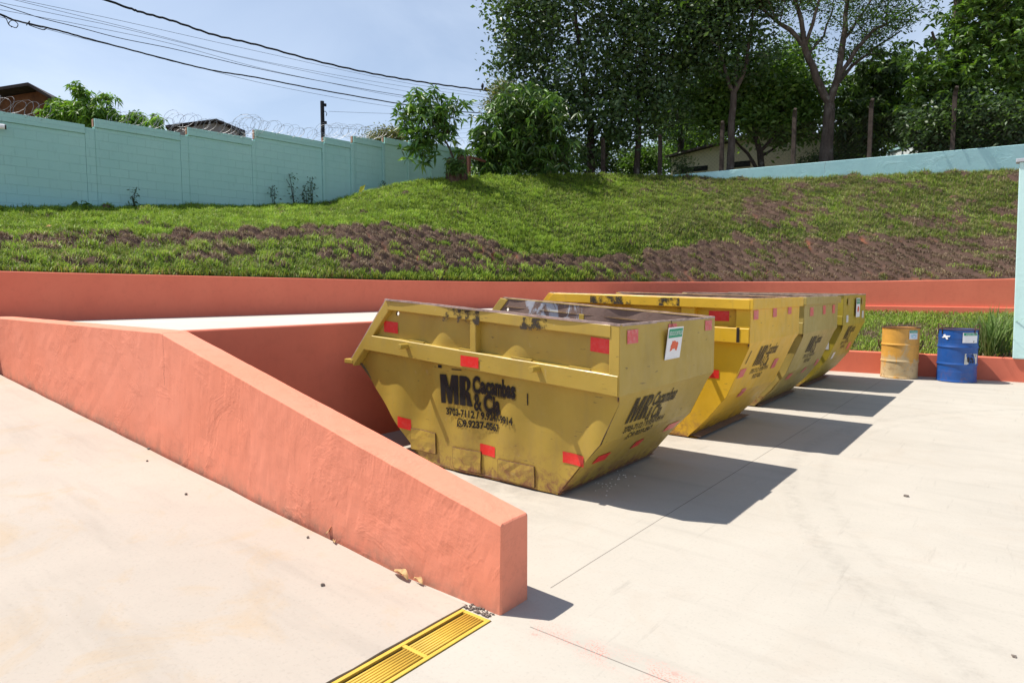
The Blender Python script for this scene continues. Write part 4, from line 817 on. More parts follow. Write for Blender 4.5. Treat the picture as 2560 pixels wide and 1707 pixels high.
# ------------------------------------------------------------------ turquoise block wall on the left, its razor wire and camera
def m_block(name, col, col2, low):
    N = NM(name); x, y, z = N.xyz(); al = N.ma('ADD', N.ma('MULTIPLY', x, float(TD[0])), N.ma('MULTIPLY', y, float(TD[1]))); cv = N.n('ShaderNodeCombineXYZ'); N.set(cv.inputs[0], al); N.set(cv.inputs[1], z)
    br = N.n('ShaderNodeTexBrick'); N.set(br.inputs['Vector'], cv.outputs[0]); br.inputs['Scale'].default_value = 1; br.inputs['Brick Width'].default_value = .40; br.inputs['Row Height'].default_value = .20; br.inputs['Mortar Size'].default_value = .006; br.inputs['Mortar Smooth'].default_value = .5
    br.inputs['Color1'].default_value = (1, 1, 1, 1); br.inputs['Color2'].default_value = (.96, .96, .96, 1); br.inputs['Mortar'].default_value = (.66, .68, .68, 1)
    c = N.mix(N.ramp(N.noise(.5, 6, .6), [(.35, 0), (.65, 1)]), col, col2)
    fade = N.ramp(N.ma('ADD', N.ma('SUBTRACT', z, 3.3), N.ma('MULTIPLY', N.noise(.8, 3), .8)), [(.35, 1), (1.4, 0)]); c = N.mix(N.ma('MULTIPLY', fade, .7), c, low)
    vis = N.ramp(N.noise(.45, 4, .6), [(.42, .08), (.70, .75)]); c = N.mix(vis, c, br.outputs[0], 'MULTIPLY')
    c = N.mix(N.ramp(N.noise(5, 6, .7, v=N.map((1.5, 1.5, .5))), [(.58, 0), (.8, .3)]), c, tuple(k * .55 for k in col))
    h = N.ma('ADD', N.ma('MULTIPLY', br.outputs['Fac'], -1.0), N.ma('MULTIPLY', N.noise(25, 5, .7), .25)); return N.done(c, .8, N.bump(h, .5, .012), .2)
MAT['teal'] = m_block('turquoise_blockwork', (.33, .57, .535), (.38, .62, .58), (.30, .59, .65)); MAT['teal_pale'] = m_block('pale_turquoise_blockwork', (.42, .66, .57), (.46, .69, .60), (.42, .66, .60))
MAT['teal_plain'] = m_stucco('turquoise_plaster', (.42, .70, .71), (.48, .74, .75), True, .7); MAT['teal_pillar'] = m_stucco('pale_turquoise_plaster', (.55, .78, .74), (.58, .80, .77), True, .25)
MAT['brickend'] = plain('bare_brick', (.40, .22, .15), .9, .3, 14)
PAN = [(-260, -2, None, 0), (5, 232, 5.31, 0), (256, 465, 5.49, 0), (484, 640, 5.66, 0), (649, 812, 5.92, 0), (818, 882, 6.07, 0), (890, 960, 6.27, 0), (966, 1022, 6.42, 1), (1026, 1078, 6.50, 1), (1082, 1166, 6.56, 1)]
bwall = empty('boundary_wall', tuple(np.r_[A0[:2], 3.3]), 'long turquoise block wall with stepped top and piers, at the top left of the bank', 'wall')
def tw(x): k = ((A0 - CAM) @ TN) / (ray(x, HZ) @ TN); return (CAM + ray(x, HZ) * k)[:2]
t3 = np.r_[TD, 0]; COIL = []
def slab(nm, a, c, z0, z1, f, bk, mat):
    A_, C_ = np.r_[a, 0] + TN * f, np.r_[c, 0] + TN * f; B_, D_ = np.r_[a, 0] - TN * bk, np.r_[c, 0] - TN * bk; b = MB()
    b.add([(*q[:2], z) for z in (z0, z1) for q in (A_, C_, D_, B_)], [(3, 2, 1, 0), (4, 5, 6, 7), (0, 1, 5, 4), (1, 2, 6, 5), (2, 3, 7, 6), (3, 0, 4, 7)]); o = b.build(nm, mat, bwall, bevel=.008); return o
for k, (xa, xb, zt, pale) in enumerate(PAN):
    a, c = tw(xa), tw(xb); zt = zt or 5.15; m_ = MAT['teal_pale' if pale else 'teal']; z0 = 2.4
    slab('panel', a, c, z0, zt - .20, 0, .14, m_); slab('cap_beam', a, c - TD * (.0 if k < 4 else .0), zt - .20 + .0015, zt, .035, .16, m_)
    nx = tw(PAN[k + 1][0]) if k + 1 < len(PAN) else c + TD * .02
    if k + 1 < len(PAN): slab('pier', c + TD * .002, nx - TD * .002, z0, zt - .05, .05 if k > 3 else .012, .15, m_)
    if k + 1 < len(PAN) and k > 0: slab('brick_end', nx - TD * .02, nx + TD * .075, zt + .001, (PAN[k + 1][2]) - .003, -.02, .12, MAT['brickend'])
    if k: COIL.append((a, c, zt))
def coil(a, c, z0, r, turns, label, z1=None):
    b = MB(); n = turns * 14; pts = []; rr = r
    for i in range(n + 1):
        t = i / n; w = 1 + .25 * math.sin(t * 23 + a[0]) ; ang = 2 * math.pi * turns * t + .5 * math.sin(t * 31); p = np.r_[a + (c - a) * t, z0 + ((z1 or z0) - z0) * t + rr * .8]; p = p + t3 * (math.sin(ang * 1.0) * .06 + .05 * math.sin(ang * .37)); pts.append(p + TN * (-.06 + rr * w * math.cos(ang) * .9) + t3 * rr * .8 * math.cos(ang) + np.array([0, 0, rr * w * math.sin(ang)]))
    b.tube(pts, .0036, 4)
    for i in range(3, n, 5):                                          # barbs
        p = pts[i]; b.box(tuple(p), (.028, .008, .008), i * 1.3)
    o = b.build('razor_wire', MAT['steel'], loc=pts[0]); return tag(o, label, 'razor wire', 'razor wire coils along the turquoise wall')
coil(tw(3), tw(140), 5.31, .19, 7, 'loose razor wire coil on the leftmost stretch of the turquoise wall'); coil(tw(300), tw(465), 5.49, .17, 12, 'razor wire coil on the turquoise wall in front of the leafy bush')
coil(tw(440), tw(640), 5.66, .19, 17, 'razor wire coil on the turquoise wall before the dark gable roof'); coil(tw(618), tw(650), 5.80, .26, 6, 'thick bundled razor wire loop at the step of the turquoise wall')
coil(tw(652), tw(812), 5.92, .18, 15, 'razor wire coil on the turquoise wall to the left of the dark pole'); coil(tw(812), tw(970), 6.10, .20, 22, 'razor wire coil on the turquoise wall to the right of the dark pole', 6.42); coil(tw(1120), tw(1166), 6.56, .2, 6, 'short razor wire coil on the wall end behind the sapling')
cm = empty('security_camera', tuple(np.r_[tw(8), 4.97] + TN * .05), 'small white security camera fixed to the turquoise wall', 'camera'); p0 = np.r_[tw(4), 4.97]
b = MB(); b.tube([p0 + TN * .0, p0 + TN * .10], .035, 12); b.build('mount', MAT['white'], cm); b = MB(); q0 = p0 + TN * .12 - t3 * .02; q1 = p0 + TN * .16 + t3 * .20; b.tube([q0, q0 + (q1 - q0) * .1, q1], [.045, .055, .055], 14); b.build('housing', MAT['white'], cm, smooth=False); b = MB(); b.tube([q1, q1 + (q1 - q0) * .12], .050, 14); b.build('lens', MAT['black'], cm)

# ------------------------------------------------------------------ parapet and mesh fence on top of the bank, pillar at the right
def lwp(x): k = ((LA - CAM) @ LN) / (ray(x, HZ) @ LN); return (CAM + ray(x, HZ) * k)[:2]
pts = [lwp(x) for x in np.linspace(1676, 2790, 70)]
def par_top(q): px_, _ = proj((q[0], q[1], EYE)); D = np.r_[q, 0] @ FH; return EYE + (HZ - np.interp(px_, [1676, 2552, 2800], [443.5, 368, 346])) / F * D
strip_wall('parapet_wall', pts, lambda q: par_top(q) - 1.3, par_top, .16, MAT['teal_plain'], 'low turquoise parapet along the top of the bank, carrying a wire mesh fence', side=1)
MAT['oldpost'] = plain('weathered_concrete_post', (.060, .046, .038), .95, .4, 9, .2, 0, .4)
fen = empty('wire_fence', tuple(np.r_[lwp(1972), 5.2]), 'diamond wire mesh fence on old bent concrete posts above the parapet', 'fence')
def post(x, D, ytop, ybot, th=.085):
    p = PD(x, HZ, D); z1 = EYE + (HZ - ytop) / F * D; z0 = EYE + (HZ - ybot) / F * D - .3; w = FH * -.0
    b = MB(); bend = np.r_[LN[:2], 0] * (.16 if LN @ (CAM - LA) > 0 else -.16)
    b.tube([(p[0], p[1], z0), (p[0], p[1], z1 - .22), tuple(np.array([p[0], p[1], z1 - .08]) + bend * .35), tuple(np.array([p[0], p[1], z1]) + bend)], [th, th * .95, th * .9, th * .7], 4); b.build('post', MAT['oldpost'], fen)
for x, yt, yb_ in ((1378, 368, 444), (1504, 358, 440), (1644, 350, 440), (1796, 318, 436), (1972, 288, 420), (2159, 265, 405), (2362, 236, 385)): post(x, (lw_depth(x) if x > 1676 else 23.6) + .12, yt, yb_)
b = MB(); XA, XB = 1676, 2700; pa, pb = lwp(XA) - LN[:2] * np.sign(LN @ (CAM - LA)) * .1, lwp(XB) - LN[:2] * np.sign(LN @ (CAM - LA)) * .1; Lf = np.linalg.norm(pb - pa); dv = (pb - pa) / Lf; hgt = 1.35; sp = .13
zb = lambda s: par_top(pa + dv * s) - .02
for sg_ in (1, -1):
    for k in range(int(-hgt / sp) - 1, int(Lf / sp) + 1):
        s0, s1_ = k * sp, k * sp + hgt
        lo, hi = (max(0, s0), min(Lf, s1_))
        if hi - lo < .05: continue
        f0, f1_ = (lo - s0) / hgt, (hi - s0) / hgt
        if sg_ < 0: f0, f1_ = 1 - f0, 1 - f1_
        A_ = (*(pa + dv * lo), zb(lo) + hgt * f0); C_ = (*(pa + dv * hi), zb(hi) + hgt * f1_); b.tube([A_, C_], .0016, 3, cap=False)
b.build('wire_mesh', MAT['oldpost'], fen)
pl = empty('pillar_wall', (1.1, 13.6, .39), 'tall pale turquoise wall end with a grey coping, at the right edge', 'wall')
pb_ = PY(2531, 896, 13.60); pt_ = PY(2548.6, 406, 13.60); b = MB(); x2 = 2.6
V = [(pb_[0], 13.60, .392), (x2, 13.60, .392), (x2, 13.60, pt_[2]), (pt_[0], 13.60, pt_[2])]; V += [(v[0], 13.76, v[2]) for v in V]
b.add(V, [(0, 1, 2, 3), (7, 6, 5, 4), (0, 3, 7, 4), (1, 5, 6, 2), (2, 6, 7, 3), (0, 4, 5, 1)]); b.build('wall_body', MAT['teal_pillar'], pl, bevel=.012)
b = MB(); b.box(((pt_[0] + x2) / 2 - .02, 13.68, pt_[2] + .030), (x2 - pt_[0] + .05, .22, .055)); b.build('coping', plain('grey_coping', (.45, .47, .50), .8), pl, bevel=.006)

# ------------------------------------------------------------------ houses behind
MAT['rooft'] = plain('dark_roof_sheets', (.045, .035, .032), .85, .3, 6); MAT['wood'] = plain('brown_boards', (.13, .055, .022), .8, .35, 5); MAT['cream'] = plain('cream_render', (.62, .56, .40), .85, .06, 2, .2, 0, .2); MAT['greyrender'] = plain('grey_render', (.30, .27, .25), .9, .15, 3); MAT['pane'] = plain('dark_window', (.02, .022, .025), .2, .1); MAT['whiter'] = plain('white_render', (.74, .80, .80), .8, .05)
def house(label, pl_, pr_, eave_l, eave_r, apex, depth, wallm, roofm, base, over=.35, wins=()):
    """gable end facing the yard: pl_, pr_ plan ends, apex (fraction, z)"""
    pl_, pr_ = np.array(pl_), np.array(pr_); d = pr_ - pl_; W_ = np.linalg.norm(d); d = d / W_; n_ = np.array([-d[1], d[0]]); 
    if n_ @ FH[:2] < 0: n_ = -n_
    root = empty('house', (*((pl_ + pr_) / 2), base), label, 'house'); ap = pl_ + d * W_ * apex[0]
    q = [(pl_, base), (pr_, base), (pr_, eave_r), (ap, apex[1]), (pl_, eave_l)]; b = MB(); b.add([(*p, z) for p, z in q] + [(*(p + n_ * depth), z) for p, z in q], [(0, 1, 2, 3, 4), (9, 8, 7, 6, 5), (0, 5, 6, 1), (1, 6, 7, 2), (4, 9, 5, 0)]); b.build('wall', wallm, root)
    b = MB(); o = -n_ * over
    def pitch(pa_, za, pb2, zb2):
        v = np.r_[pa_ - pb2, za - zb2]; v = v / np.linalg.norm(v) * over; e_ = np.r_[pa_, za] + v; t_ = np.array([0, 0, .09])
        A_ = [np.r_[e_[:2] + o, e_[2] + .03], np.r_[pb2 + o, zb2 + .03], np.r_[pb2 + n_ * depth, zb2 + .03], np.r_[e_[:2] + n_ * depth, e_[2] + .03]]; b.add([tuple(a_) for a_ in A_] + [tuple(a_ + t_) for a_ in A_], [(3, 2, 1, 0), (4, 5, 6, 7), (0, 1, 5, 4), (1, 2, 6, 5), (2, 3, 7, 6), (3, 0, 4, 7)])
    pitch(pl_, eave_l, ap, apex[1]); pitch(pr_, eave_r, ap, apex[1]); b.build('roof', roofm, root)
    for (f0, f1_, z0, z1) in wins:
        b = MB(); a_, c_ = pl_ + d * W_ * f0 - n_ * .02, pl_ + d * W_ * f1_ - n_ * .02; b.add([(*a_, z0), (*c_, z0), (*c_, z1), (*a_, z1)], [(0, 1, 2, 3)]); b.build('window', MAT['pane'], root)
    return root
zz = lambda y, D: EYE + (HZ - y) / F * D
house('brown timber gabled house rising behind the left end of the turquoise wall', PD(-190, HZ, 20)[:2], PD(165, HZ, 20.5)[:2], zz(292, 20), zz(258, 20), (.88, zz(243, 20.4)), 6, MAT['wood'], MAT['rooft'], 3, .5)
house('house with a shallow dark gable showing just above the turquoise wall', PD(450, HZ, 30)[:2], PD(610, HZ, 31)[:2], zz(332, 30), zz(340, 31), (.66, zz(318, 30.6)), 6, MAT['greyrender'], MAT['rooft'], 4, .3)
house('cream rendered house with a sloping roof behind the mesh fence', PD(1672, HZ, 31.5)[:2], PD(2130, HZ, 27.5)[:2], zz(402, 31.5), zz(372, 27.5), (.62, zz(338, 29.3)), 7, MAT['cream'], MAT['rooft'], 3.6, .25, ((.06, .22, zz(436, 31), zz(424, 31)), (.34, .46, zz(426, 30), zz(412, 30))))
house('white and turquoise house behind the parapet on the right', PD(2205, HZ, 28.5)[:2], PD(2335, HZ, 26.3)[:2], zz(392, 28.5), zz(375, 26.3), (.80, zz(352, 26.3)), 6, MAT['whiter'], MAT['teal_plain'], 4, .05, ((.05, .3, zz(400, 27), zz(393, 27)),))
house('small turquoise outbuilding at the far right behind the parapet', PD(2490, HZ, 25)[:2], PD(2640, HZ, 25)[:2], zz(352, 25), zz(320, 25), (.8, zz(310, 25)), 4, MAT['teal_pillar'], MAT['teal_plain'], 4, .05)
# ------------------------------------------------------------------ pole and overhead cables
D_ = 33; p = PD(816, HZ, D_); up_ = empty('utility_pole', (p[0], p[1], 3), 'short dark utility pole standing behind the turquoise wall', 'pole'); b = MB(); b.tube([(p[0], p[1], 3), (p[0], p[1], zz(267, D_))], [.11, .095], 10); b.build('shaft', MAT['cable'], up_)
for y in (276, 318):
    b = MB(); a = np.array([p[0], p[1], zz(y, D_)]); b.box(tuple(a + RT * .14), (.10, .10, .13)); b.build('insulator', MAT['cable'], up_)
b = MB(); a = np.array([p[0], p[1], zz(292, D_)]); b.tube([a, a + RT * .16 + [0, 0, .02], a + RT * .22 - [0, 0, .10], a + RT * .18 - [0, 0, .20]], .018, 5); b.build('hook', MAT['cable'], up_)
def cable(pts, X, r, mat, label, wig=0.0, cat='cable', tail=True):
    P = [PX(x, y, X) for x, y in pts]; 
    if tail: P = [P[0] + (P[0] - P[1]) * 6] + P + [P[-1] + (P[-1] - P[-2]) * 5]
    P = np.array(P); out = []
    for i in range(len(P) - 1):
        a, c = P[i], P[i + 1]; m0 = (P[i + 1] - P[max(0, i - 1)]) * .5; m1 = (P[min(len(P) - 1, i + 2)] - a) * .5
        for k in range(10):
            t = k / 10; h = (2 * t ** 3 - 3 * t * t + 1) * a + (t ** 3 - 2 * t * t + t) * m0 + (-2 * t ** 3 + 3 * t * t) * c + (t ** 3 - t * t) * m1
            out.append(h + np.array([0, 0, wig * math.sin(len(out) * 1.9)]))
    out.append(P[-1]); b = MB(); b.tube(out, r, 5, cap=False); o = b.build('overhead_cable', mat, loc=out[0]); return tag(o, label, cat, 'overhead cables')
cable([(262, 0), (350, 30), (433, 53), (533, 87), (640, 112), (780, 150), (910, 180), (1020, 200), (1130, 216), (1235, 229), (1330, 238)], -21, .034, MAT['cable'], 'thickest twisted black cable, highest across the sky', .012)
cable([(0, 36), (40, 52), (140, 75), (220, 97), (345, 130), (440, 155), (540, 178), (640, 194), (800, 225), (1000, 260), (1100, 275), (1230, 285), (1330, 291)], -22, .024, MAT['cable'], 'lowest thick black cable with a dangling loop at its left', .004)
cable([(0, 13), (100, 45), (200, 70), (300, 96), (420, 120), (520, 143), (640, 171), (800, 203), (1020, 241), (1230, 265), (1330, 274)], -22.4, .011, MAT['cable'], 'middle black cable above the lowest thick one')
for pts, X, lab in (([(0, 25), (200, 62), (420, 108), (640, 168), (820, 207), (1020, 246), (1230, 270)], -22.2, 'thin cable just under the middle black cable'), ([(0, 7), (300, 70), (640, 152), (1000, 226), (1230, 262)], -22.6, 'thin grey cable above the middle black cable'), ([(34, 0), (320, 70), (640, 150), (1000, 215), (1230, 246)], -22.8, 'faint grey cable starting left at the top edge'), ([(50, 0), (300, 52), (640, 128), (1000, 205), (1230, 240)], -23, 'faint upper grey cable under the thickest one'), ([(20, 48), (200, 95), (400, 143), (640, 205), (860, 248), (1000, 270), (1120, 285)], -21.6, 'hairline cable sagging below the lowest thick cable')): cable(pts, X, .0062, MAT['thin_cable'], lab)
for pts, X, lab in (([(822, 279), (900, 282), (1000, 285), (1230, 290)], -24, 'thin wire running right from the pole head'), ([(822, 319), (900, 324), (1000, 331)], -24, 'thin wire running right from the lower insulator of the pole')): cable(pts, X, .0065, MAT['thin_cable'], lab, tail=False)
for y0_, y1_ in ((272, 262), (306, 300), (314, 309), (322, 318), (333, 335), (345, 344)): cable([(1090, y0_ + 6), (1160, y0_), (1240, y1_)], -26, .0055, MAT['thin_cable'], 'one of the faint wires crossing the gap between sapling and mango bush', tail=False)
cable([(0, 38), (14, 46), (22, 62), (28, 66), (40, 70), (45, 62), (38, 54), (28, 52), (22, 60), (30, 69)], -22, .011, MAT['cable'], 'dangling loop of cable at the top left corner', tail=False); cable([(66, 64), (72, 56), (74, 54), (72, 62), (80, 66), (100, 73), (110, 75), (116, 71)], -22, .013, MAT['cable'], 'tangled splice hanging on the lowest thick cable', tail=False)
for k, (x, y, h) in enumerate(((1206, 224, .30), (1213, 227, .16), (1219, 229, .14))):
    a = PX(x, y, -21); b = MB(); b.tube([a + [0, 0, .0], a + [0, 0, h * .45], a + [0, .02, h * .8], a + [0, .03, h]], [.02, .075, .055, .02], 8); b.tube([a + [0, -.02, .05], a + [0, -.13, -.06]], [.03, .012], 6); tag(b.build('bird', MAT['cable'], loc=a, smooth=True), ('tallest dark bird perched upright on the thickest cable', 'small dark bird in the middle of the three on the cable', 'small dark bird last of the three on the cable')[k], 'bird', 'birds perched on the cable')

# ------------------------------------------------------------------ trees and plants
def m_bark(name, a, b_):
    N = NM(name); c = N.mix(N.ramp(N.noise(6, 6, .7, v=N.map((1, 1, .35))), [(.35, 0), (.68, 1)]), a, b_); c = N.mix(N.ramp(N.noise(3.5, 5, .6), [(.56, 0), (.66, .6)]), c, (.20, .19, .16)); return N.done(c, .9, N.bump(N.noise(22, 5, .7, v=N.map((1, 1, .3))), .7, .03), .2)
MAT['bark'] = m_bark('grey_bark', (.055, .040, .032), (.13, .105, .085)); MAT['bark_d'] = m_bark('dark_bark', (.030, .023, .019), (.075, .058, .046))
def m_leaf(name, gloss, trans):
    N = NM(name); a = N.attr('Col'); N.set(N.b.inputs['Base Color'], a); N.b.inputs['Roughness'].default_value = gloss; N.b.inputs['Specular IOR Level'].default_value = .5
    tr = N.n('ShaderNodeBsdfTranslucent'); N.set(tr.inputs['Color'], N.mix(1.0, a, (1.25, 1.35, .55), 'MULTIPLY')); ms = N.n('ShaderNodeMixShader'); ms.inputs[0].default_value = trans
    N.t.links.new(N.b.outputs[0], ms.inputs[1]); N.t.links.new(tr.outputs[0], ms.inputs[2]); N.t.links.new(ms.outputs[0], N.out.inputs[0]); return N.m
MAT['leaf_gloss'] = m_leaf('glossy_leaf', .42, .28); MAT['leaf'] = m_leaf('leaf', .48, .42)
def leaves(name, P, D, L, Wr, colors, mat, parent, droop=.0, label=None):
    """one folded leaf per row: P base, D direction (unit), L length, Wr width ratio"""
    n = len(P); rnd = rng.normal(0, 1, (n, 3)); S_ = np.cross(D, rnd); S_ /= np.linalg.norm(S_, axis=1)[:, None] + 1e-9; Nn = np.cross(S_, D); Nn[Nn[:, 2] < 0] *= -1
    L = L[:, None]; w = L * Wr; mid = P + D * L * .5; tip = P + D * L - np.array([0, 0, 1]) * L * droop; V = np.zeros((n, 6, 3))
    mid = mid - np.array([0, 0, 1]) * L * droop * .25
    V[:, 0] = P; V[:, 1] = mid + S_ * w * .5 + Nn * w * .16; V[:, 2] = mid; V[:, 3] = mid - S_ * w * .5 + Nn * w * .16; V[:, 4] = tip
    V = V[:, :5]; base = np.arange(n)[:, None] * 5; loops = (base + np.array([0, 2, 1, 1, 2, 4, 0, 3, 2, 3, 4, 2])).ravel(); stt = (np.arange(n)[:, None] * 12 + np.array([0, 3, 6, 9])).ravel()
    c = np.repeat(colors[:, None, :], 5, 1); return big(name, V.reshape(-1, 3), loops, stt, None, mat, c.reshape(-1, 3), parent=parent)
def unit(n, flat=1.0):
    v = rng.normal(0, 1, (n, 3)); v[:, 2] *= flat; return v / np.linalg.norm(v, axis=1)[:, None]
PAL = dict(dark=[(0.038, 0.072, 0.024), (0.054, 0.098, 0.031), (0.078, 0.126, 0.043), (0.048, 0.084, 0.041)], mango=[(0.049, 0.119, 0.022), (0.077, 0.168, 0.028), (0.112, 0.217, 0.036), (0.042, 0.091, 0.025), (0.154, 0.252, 0.042)],
           fresh_sunlit=[(0.098, 0.202, 0.026), (0.143, 0.260, 0.034), (0.195, 0.305, 0.046), (0.078, 0.156, 0.026)], mid=[(0.078, 0.150, 0.031), (0.111, 0.189, 0.039), (0.058, 0.111, 0.026)], olive=[(.10, .11, .04), (.15, .15, .06), (.07, .085, .03), (.19, .165, .08)])  # as a second palette the bright greens paint sunlit clumps into crowns
def tree(name, label, D0, trunks, blobs, leaf=.12, wr=.42, pal='mid', mat='leaf', natt=260, per=70, spread=.34, whorl=False, r0=.020, bark='bark', droop=.15, depth=1.0, group=None, flat=.7, base_px=None, cat='tree', seedv=0, surf=.35, pal2=None, p2=0.0, bright=1.0):
    """trunks: polylines of (px, y, depth offset, radius); blobs: (px, y, rx px, ry px[, depth offset, share])"""
    M2 = D0 / F; nodes, par, rad = [], [], []; nt_ = []
    for tr_ in trunks:
        prev = None
        if tr_[0][0] == 'j': prev = min(range(len(nodes)), key=lambda k: np.linalg.norm(nodes[k] - PD(tr_[1][0], tr_[1][1], D0 + tr_[1][2]))); tr_ = tr_[1:]
        for x, y, dd, r in tr_:
            p = PD(x, y, D0 + dd)
            if prev is not None:
                a = nodes[prev]; k = max(1, int(np.linalg.norm(p - a) / .35)); ra = nt_[prev]
                for q in range(1, k + 1):
                    f = q / k; nodes.append(a + (p - a) * f + rng.normal(0, .018, 3) * (1 if q < k else 0)); par.append(prev); nt_.append(ra + (r - ra) * f); prev = len(nodes) - 1
            else: nodes.append(p); par.append(-1); nt_.append(r); prev = len(nodes) - 1
    n0 = len(nodes); att = []; area = sum(b_[2] * b_[3] * (b_[5] if len(b_) > 5 else 1) for b_ in blobs)
    for b_ in blobs:
        k = max(3, int(natt * b_[2] * b_[3] * (b_[5] if len(b_) > 5 else 1) / area)); dd = b_[4] if len(b_) > 4 else 0; c = PD(b_[0], b_[1], D0 + dd); u = unit(k); rr_ = (surf + (1 - surf) * rng.random(k) ** .6)[:, None] * (.82 + .36 * rng.random((k, 1)))
        u = u * rr_ * np.array([b_[2] * M2, b_[3] * M2, depth * (b_[2] + b_[3]) * .5 * M2]); att += [c + RT * q[0] + UP * q[1] + FH * q[2] for q in u]
    att = np.array(att); ref = np.array(nodes); dist = np.min(np.linalg.norm(att[:, None] - ref[None], axis=2), axis=1); order = np.argsort(dist)
    NA = np.zeros((n0 + len(att) * 12, 3)); NA[:n0] = ref; cnt = n0; tips = []
    for k in order:
        a = att[k]; dd = np.linalg.norm(NA[:cnt] - a, axis=1) + .55 * np.maximum(0, NA[:cnt, 2] - a[2] + .1); j = int(np.argmin(dd)); p = NA[j].copy(); L_ = np.linalg.norm(a - p); st_ = max(1, min(9, int(L_ / .28))); prev = j; side_ = rng.normal(0, .10 * L_, 3)
        for q in range(1, st_ + 1):
            f = q / st_; z_ = p + (a - p) * f + side_ * math.sin(math.pi * f) + np.array([0, 0, .08 * L_ * math.sin(math.pi * f)]); NA[cnt] = z_; par.append(prev); nt_.append(0); prev = cnt; cnt += 1
        tips.append(prev)
    NA = NA[:cnt]; desc = np.zeros(cnt)
    for k in range(cnt - 1, -1, -1):
        desc[k] = max(desc[k], 1) if k >= n0 else desc[k]
        if par[k] >= 0: desc[par[k]] += desc[k]
    rad = np.array([nt_[k] if k < n0 else min(r0 * .42 * desc[k] ** .42, .11) for k in range(cnt)])
    root = empty(name, tuple(NA[0]), label, cat, group)
    sides = 5; V = np.zeros((cnt, 2 * sides, 3)); F_ = []; out = 0; VV = []; 
    for k in range(cnt):
        if par[k] < 0: continue
        a, c = NA[par[k]], NA[k]; d = c - a; l = np.linalg.norm(d)
        if l < 1e-5: continue
        d /= l; up_ = np.cross(d, (0.3, .9, .2)); up_ /= np.linalg.norm(up_) + 1e-9; w_ = np.cross(d, up_); ra = min(rad[par[k]], rad[k] * (1.25 if k >= n0 else 9)); rb = rad[k]; sd = 8 if rb > .05 else 4
        for pp, r_ in ((a - d * ra * .3, ra), (c, rb)): VV += [pp + (up_ * math.cos(2 * math.pi * i / sd) + w_ * math.sin(2 * math.pi * i / sd)) * r_ for i in range(sd)]
        F_ += [(out + i, out + (i + 1) % sd, out + sd + (i + 1) % sd, out + sd + i) for i in range(sd)]; out += 2 * sd
    VV = np.array(VV); fl = np.array(F_); big('trunk', VV, fl.ravel(), np.arange(len(fl)) * 4, None, MAT[bark], parent=root, smooth=True)
    tp = NA[tips]; td = tp - NA[[par[t] for t in tips]]; td /= np.linalg.norm(td, axis=1)[:, None] + 1e-9
    m = max(3, per); T_ = np.repeat(tp, m, 0); n = len(T_); clump = np.repeat(rng.random(len(tp)), m)
    if whorl:
        g = max(7, min(12, m)); nclu = max(1, m // g); off = np.repeat(rng.normal(0, spread, (len(tp) * nclu, 3)) * np.array([1, 1, .7]), g, 0); P = np.repeat(np.repeat(tp, nclu, 0), g, 0) + off; n = len(P); clump = np.repeat(rng.random(len(tp) * nclu), g)
        dirs = unit(n, .55); dirs[:, 2] += .10; dirs /= np.linalg.norm(dirs, axis=1)[:, None]; dr = .50 if droop < .3 else droop
    else:
        P = T_ + rng.normal(0, spread, (n, 3)) * np.array([1, 1, flat]); dirs = unit(n, .6); dr = droop
    cl = pick(PAL[pal], n) * 1.2; 
    if pal2 is not None: k = clump < p2; cl[k] = pick(PAL[pal2], int(k.sum()))
    cl = cl * (.72 + .55 * clump[:, None]) * bright * (.85 + .3 * rng.random((n, 1)))
    leaves('crown', P, dirs, leaf * (.65 + .6 * rng.random(n)), wr, cl, MAT[mat], root, dr); return root
gz = lambda x, D: HZ - (hill_z(x, D) - EYE) / D * F                   # photo row of the bank surface at a column and depth
# the big dark glossy tree with several stems
tree('tree', 'tall dark many stemmed tree with small glossy leaves, left edge of the wood', 25.0,
     [[(1475, 440, 0, .17), (1478, 330, 0, .14), (1460, 200, 0, .10), (1440, 60, 0, .07), (1430, -90, 0, .04)], [(1420, 440, 1, .13), (1400, 330, 1, .11), (1360, 200, .6, .07), (1320, 60, .4, .05), (1300, -40, 0, .03)], [(1592, 440, -.4, .12), (1596, 340, -.4, .11), (1600, 200, 0, .09), (1640, 60, 0, .06), (1650, -90, 0, .04)], [(1505, 440, .8, .10), (1530, 300, .8, .08), (1560, 120, .4, .06), (1560, -60, 0, .04)]],
     [(1325, 60, 92, 120), (1300, 200, 66, 80), (1275, 40, 50, 80, .3, .7), (1450, 40, 140, 130), (1420, 220, 120, 110), (1490, 320, 120, 80, -.4), (1380, 310, 70, 60), (1590, 100, 120, 140), (1570, 270, 120, 110), (1690, 60, 110, 120), (1655, 220, 90, 95), (1420, -120, 190, 100, .5), (1620, -120, 180, 100, .5)], leaf=.185, wr=.58, pal='dark', mat='leaf_gloss', natt=600, per=66, spread=.33, pal2='mid', p2=.3, droop=.2, bark='bark_d', depth=.8)
tree('tree', 'slender tree with forked trunk and thin dark crown, left of the spreading tree', 24.2,
     [[(1824, 440, 0, .14), (1828, 330, 0, .125), (1834, 235, 0, .115)], ['j', (1834, 235, 0, .08), (1805, 150, .2, .06), (1790, 60, .3, .045), (1775, -60, .3, .03)], ['j', (1834, 235, 0, .09), (1865, 165, -.2, .07), (1880, 60, -.2, .05), (1885, -60, 0, .03)], ['j', (1834, 250, 0, .06), (1850, 100, .4, .05), (1838, -60, .4, .03)]],
     [(1760, 40, 80, 90), (1850, 30, 90, 90), (1790, 150, 50, 60, 0, .8), (1880, 140, 50, 60, 0, .7), (1820, -80, 140, 80), (1745, 130, 50, 50, .4)], leaf=.18, wr=.52, pal='dark', mat='leaf', natt=240, per=54, spread=.30, pal2='mid', p2=.35, depth=.9)
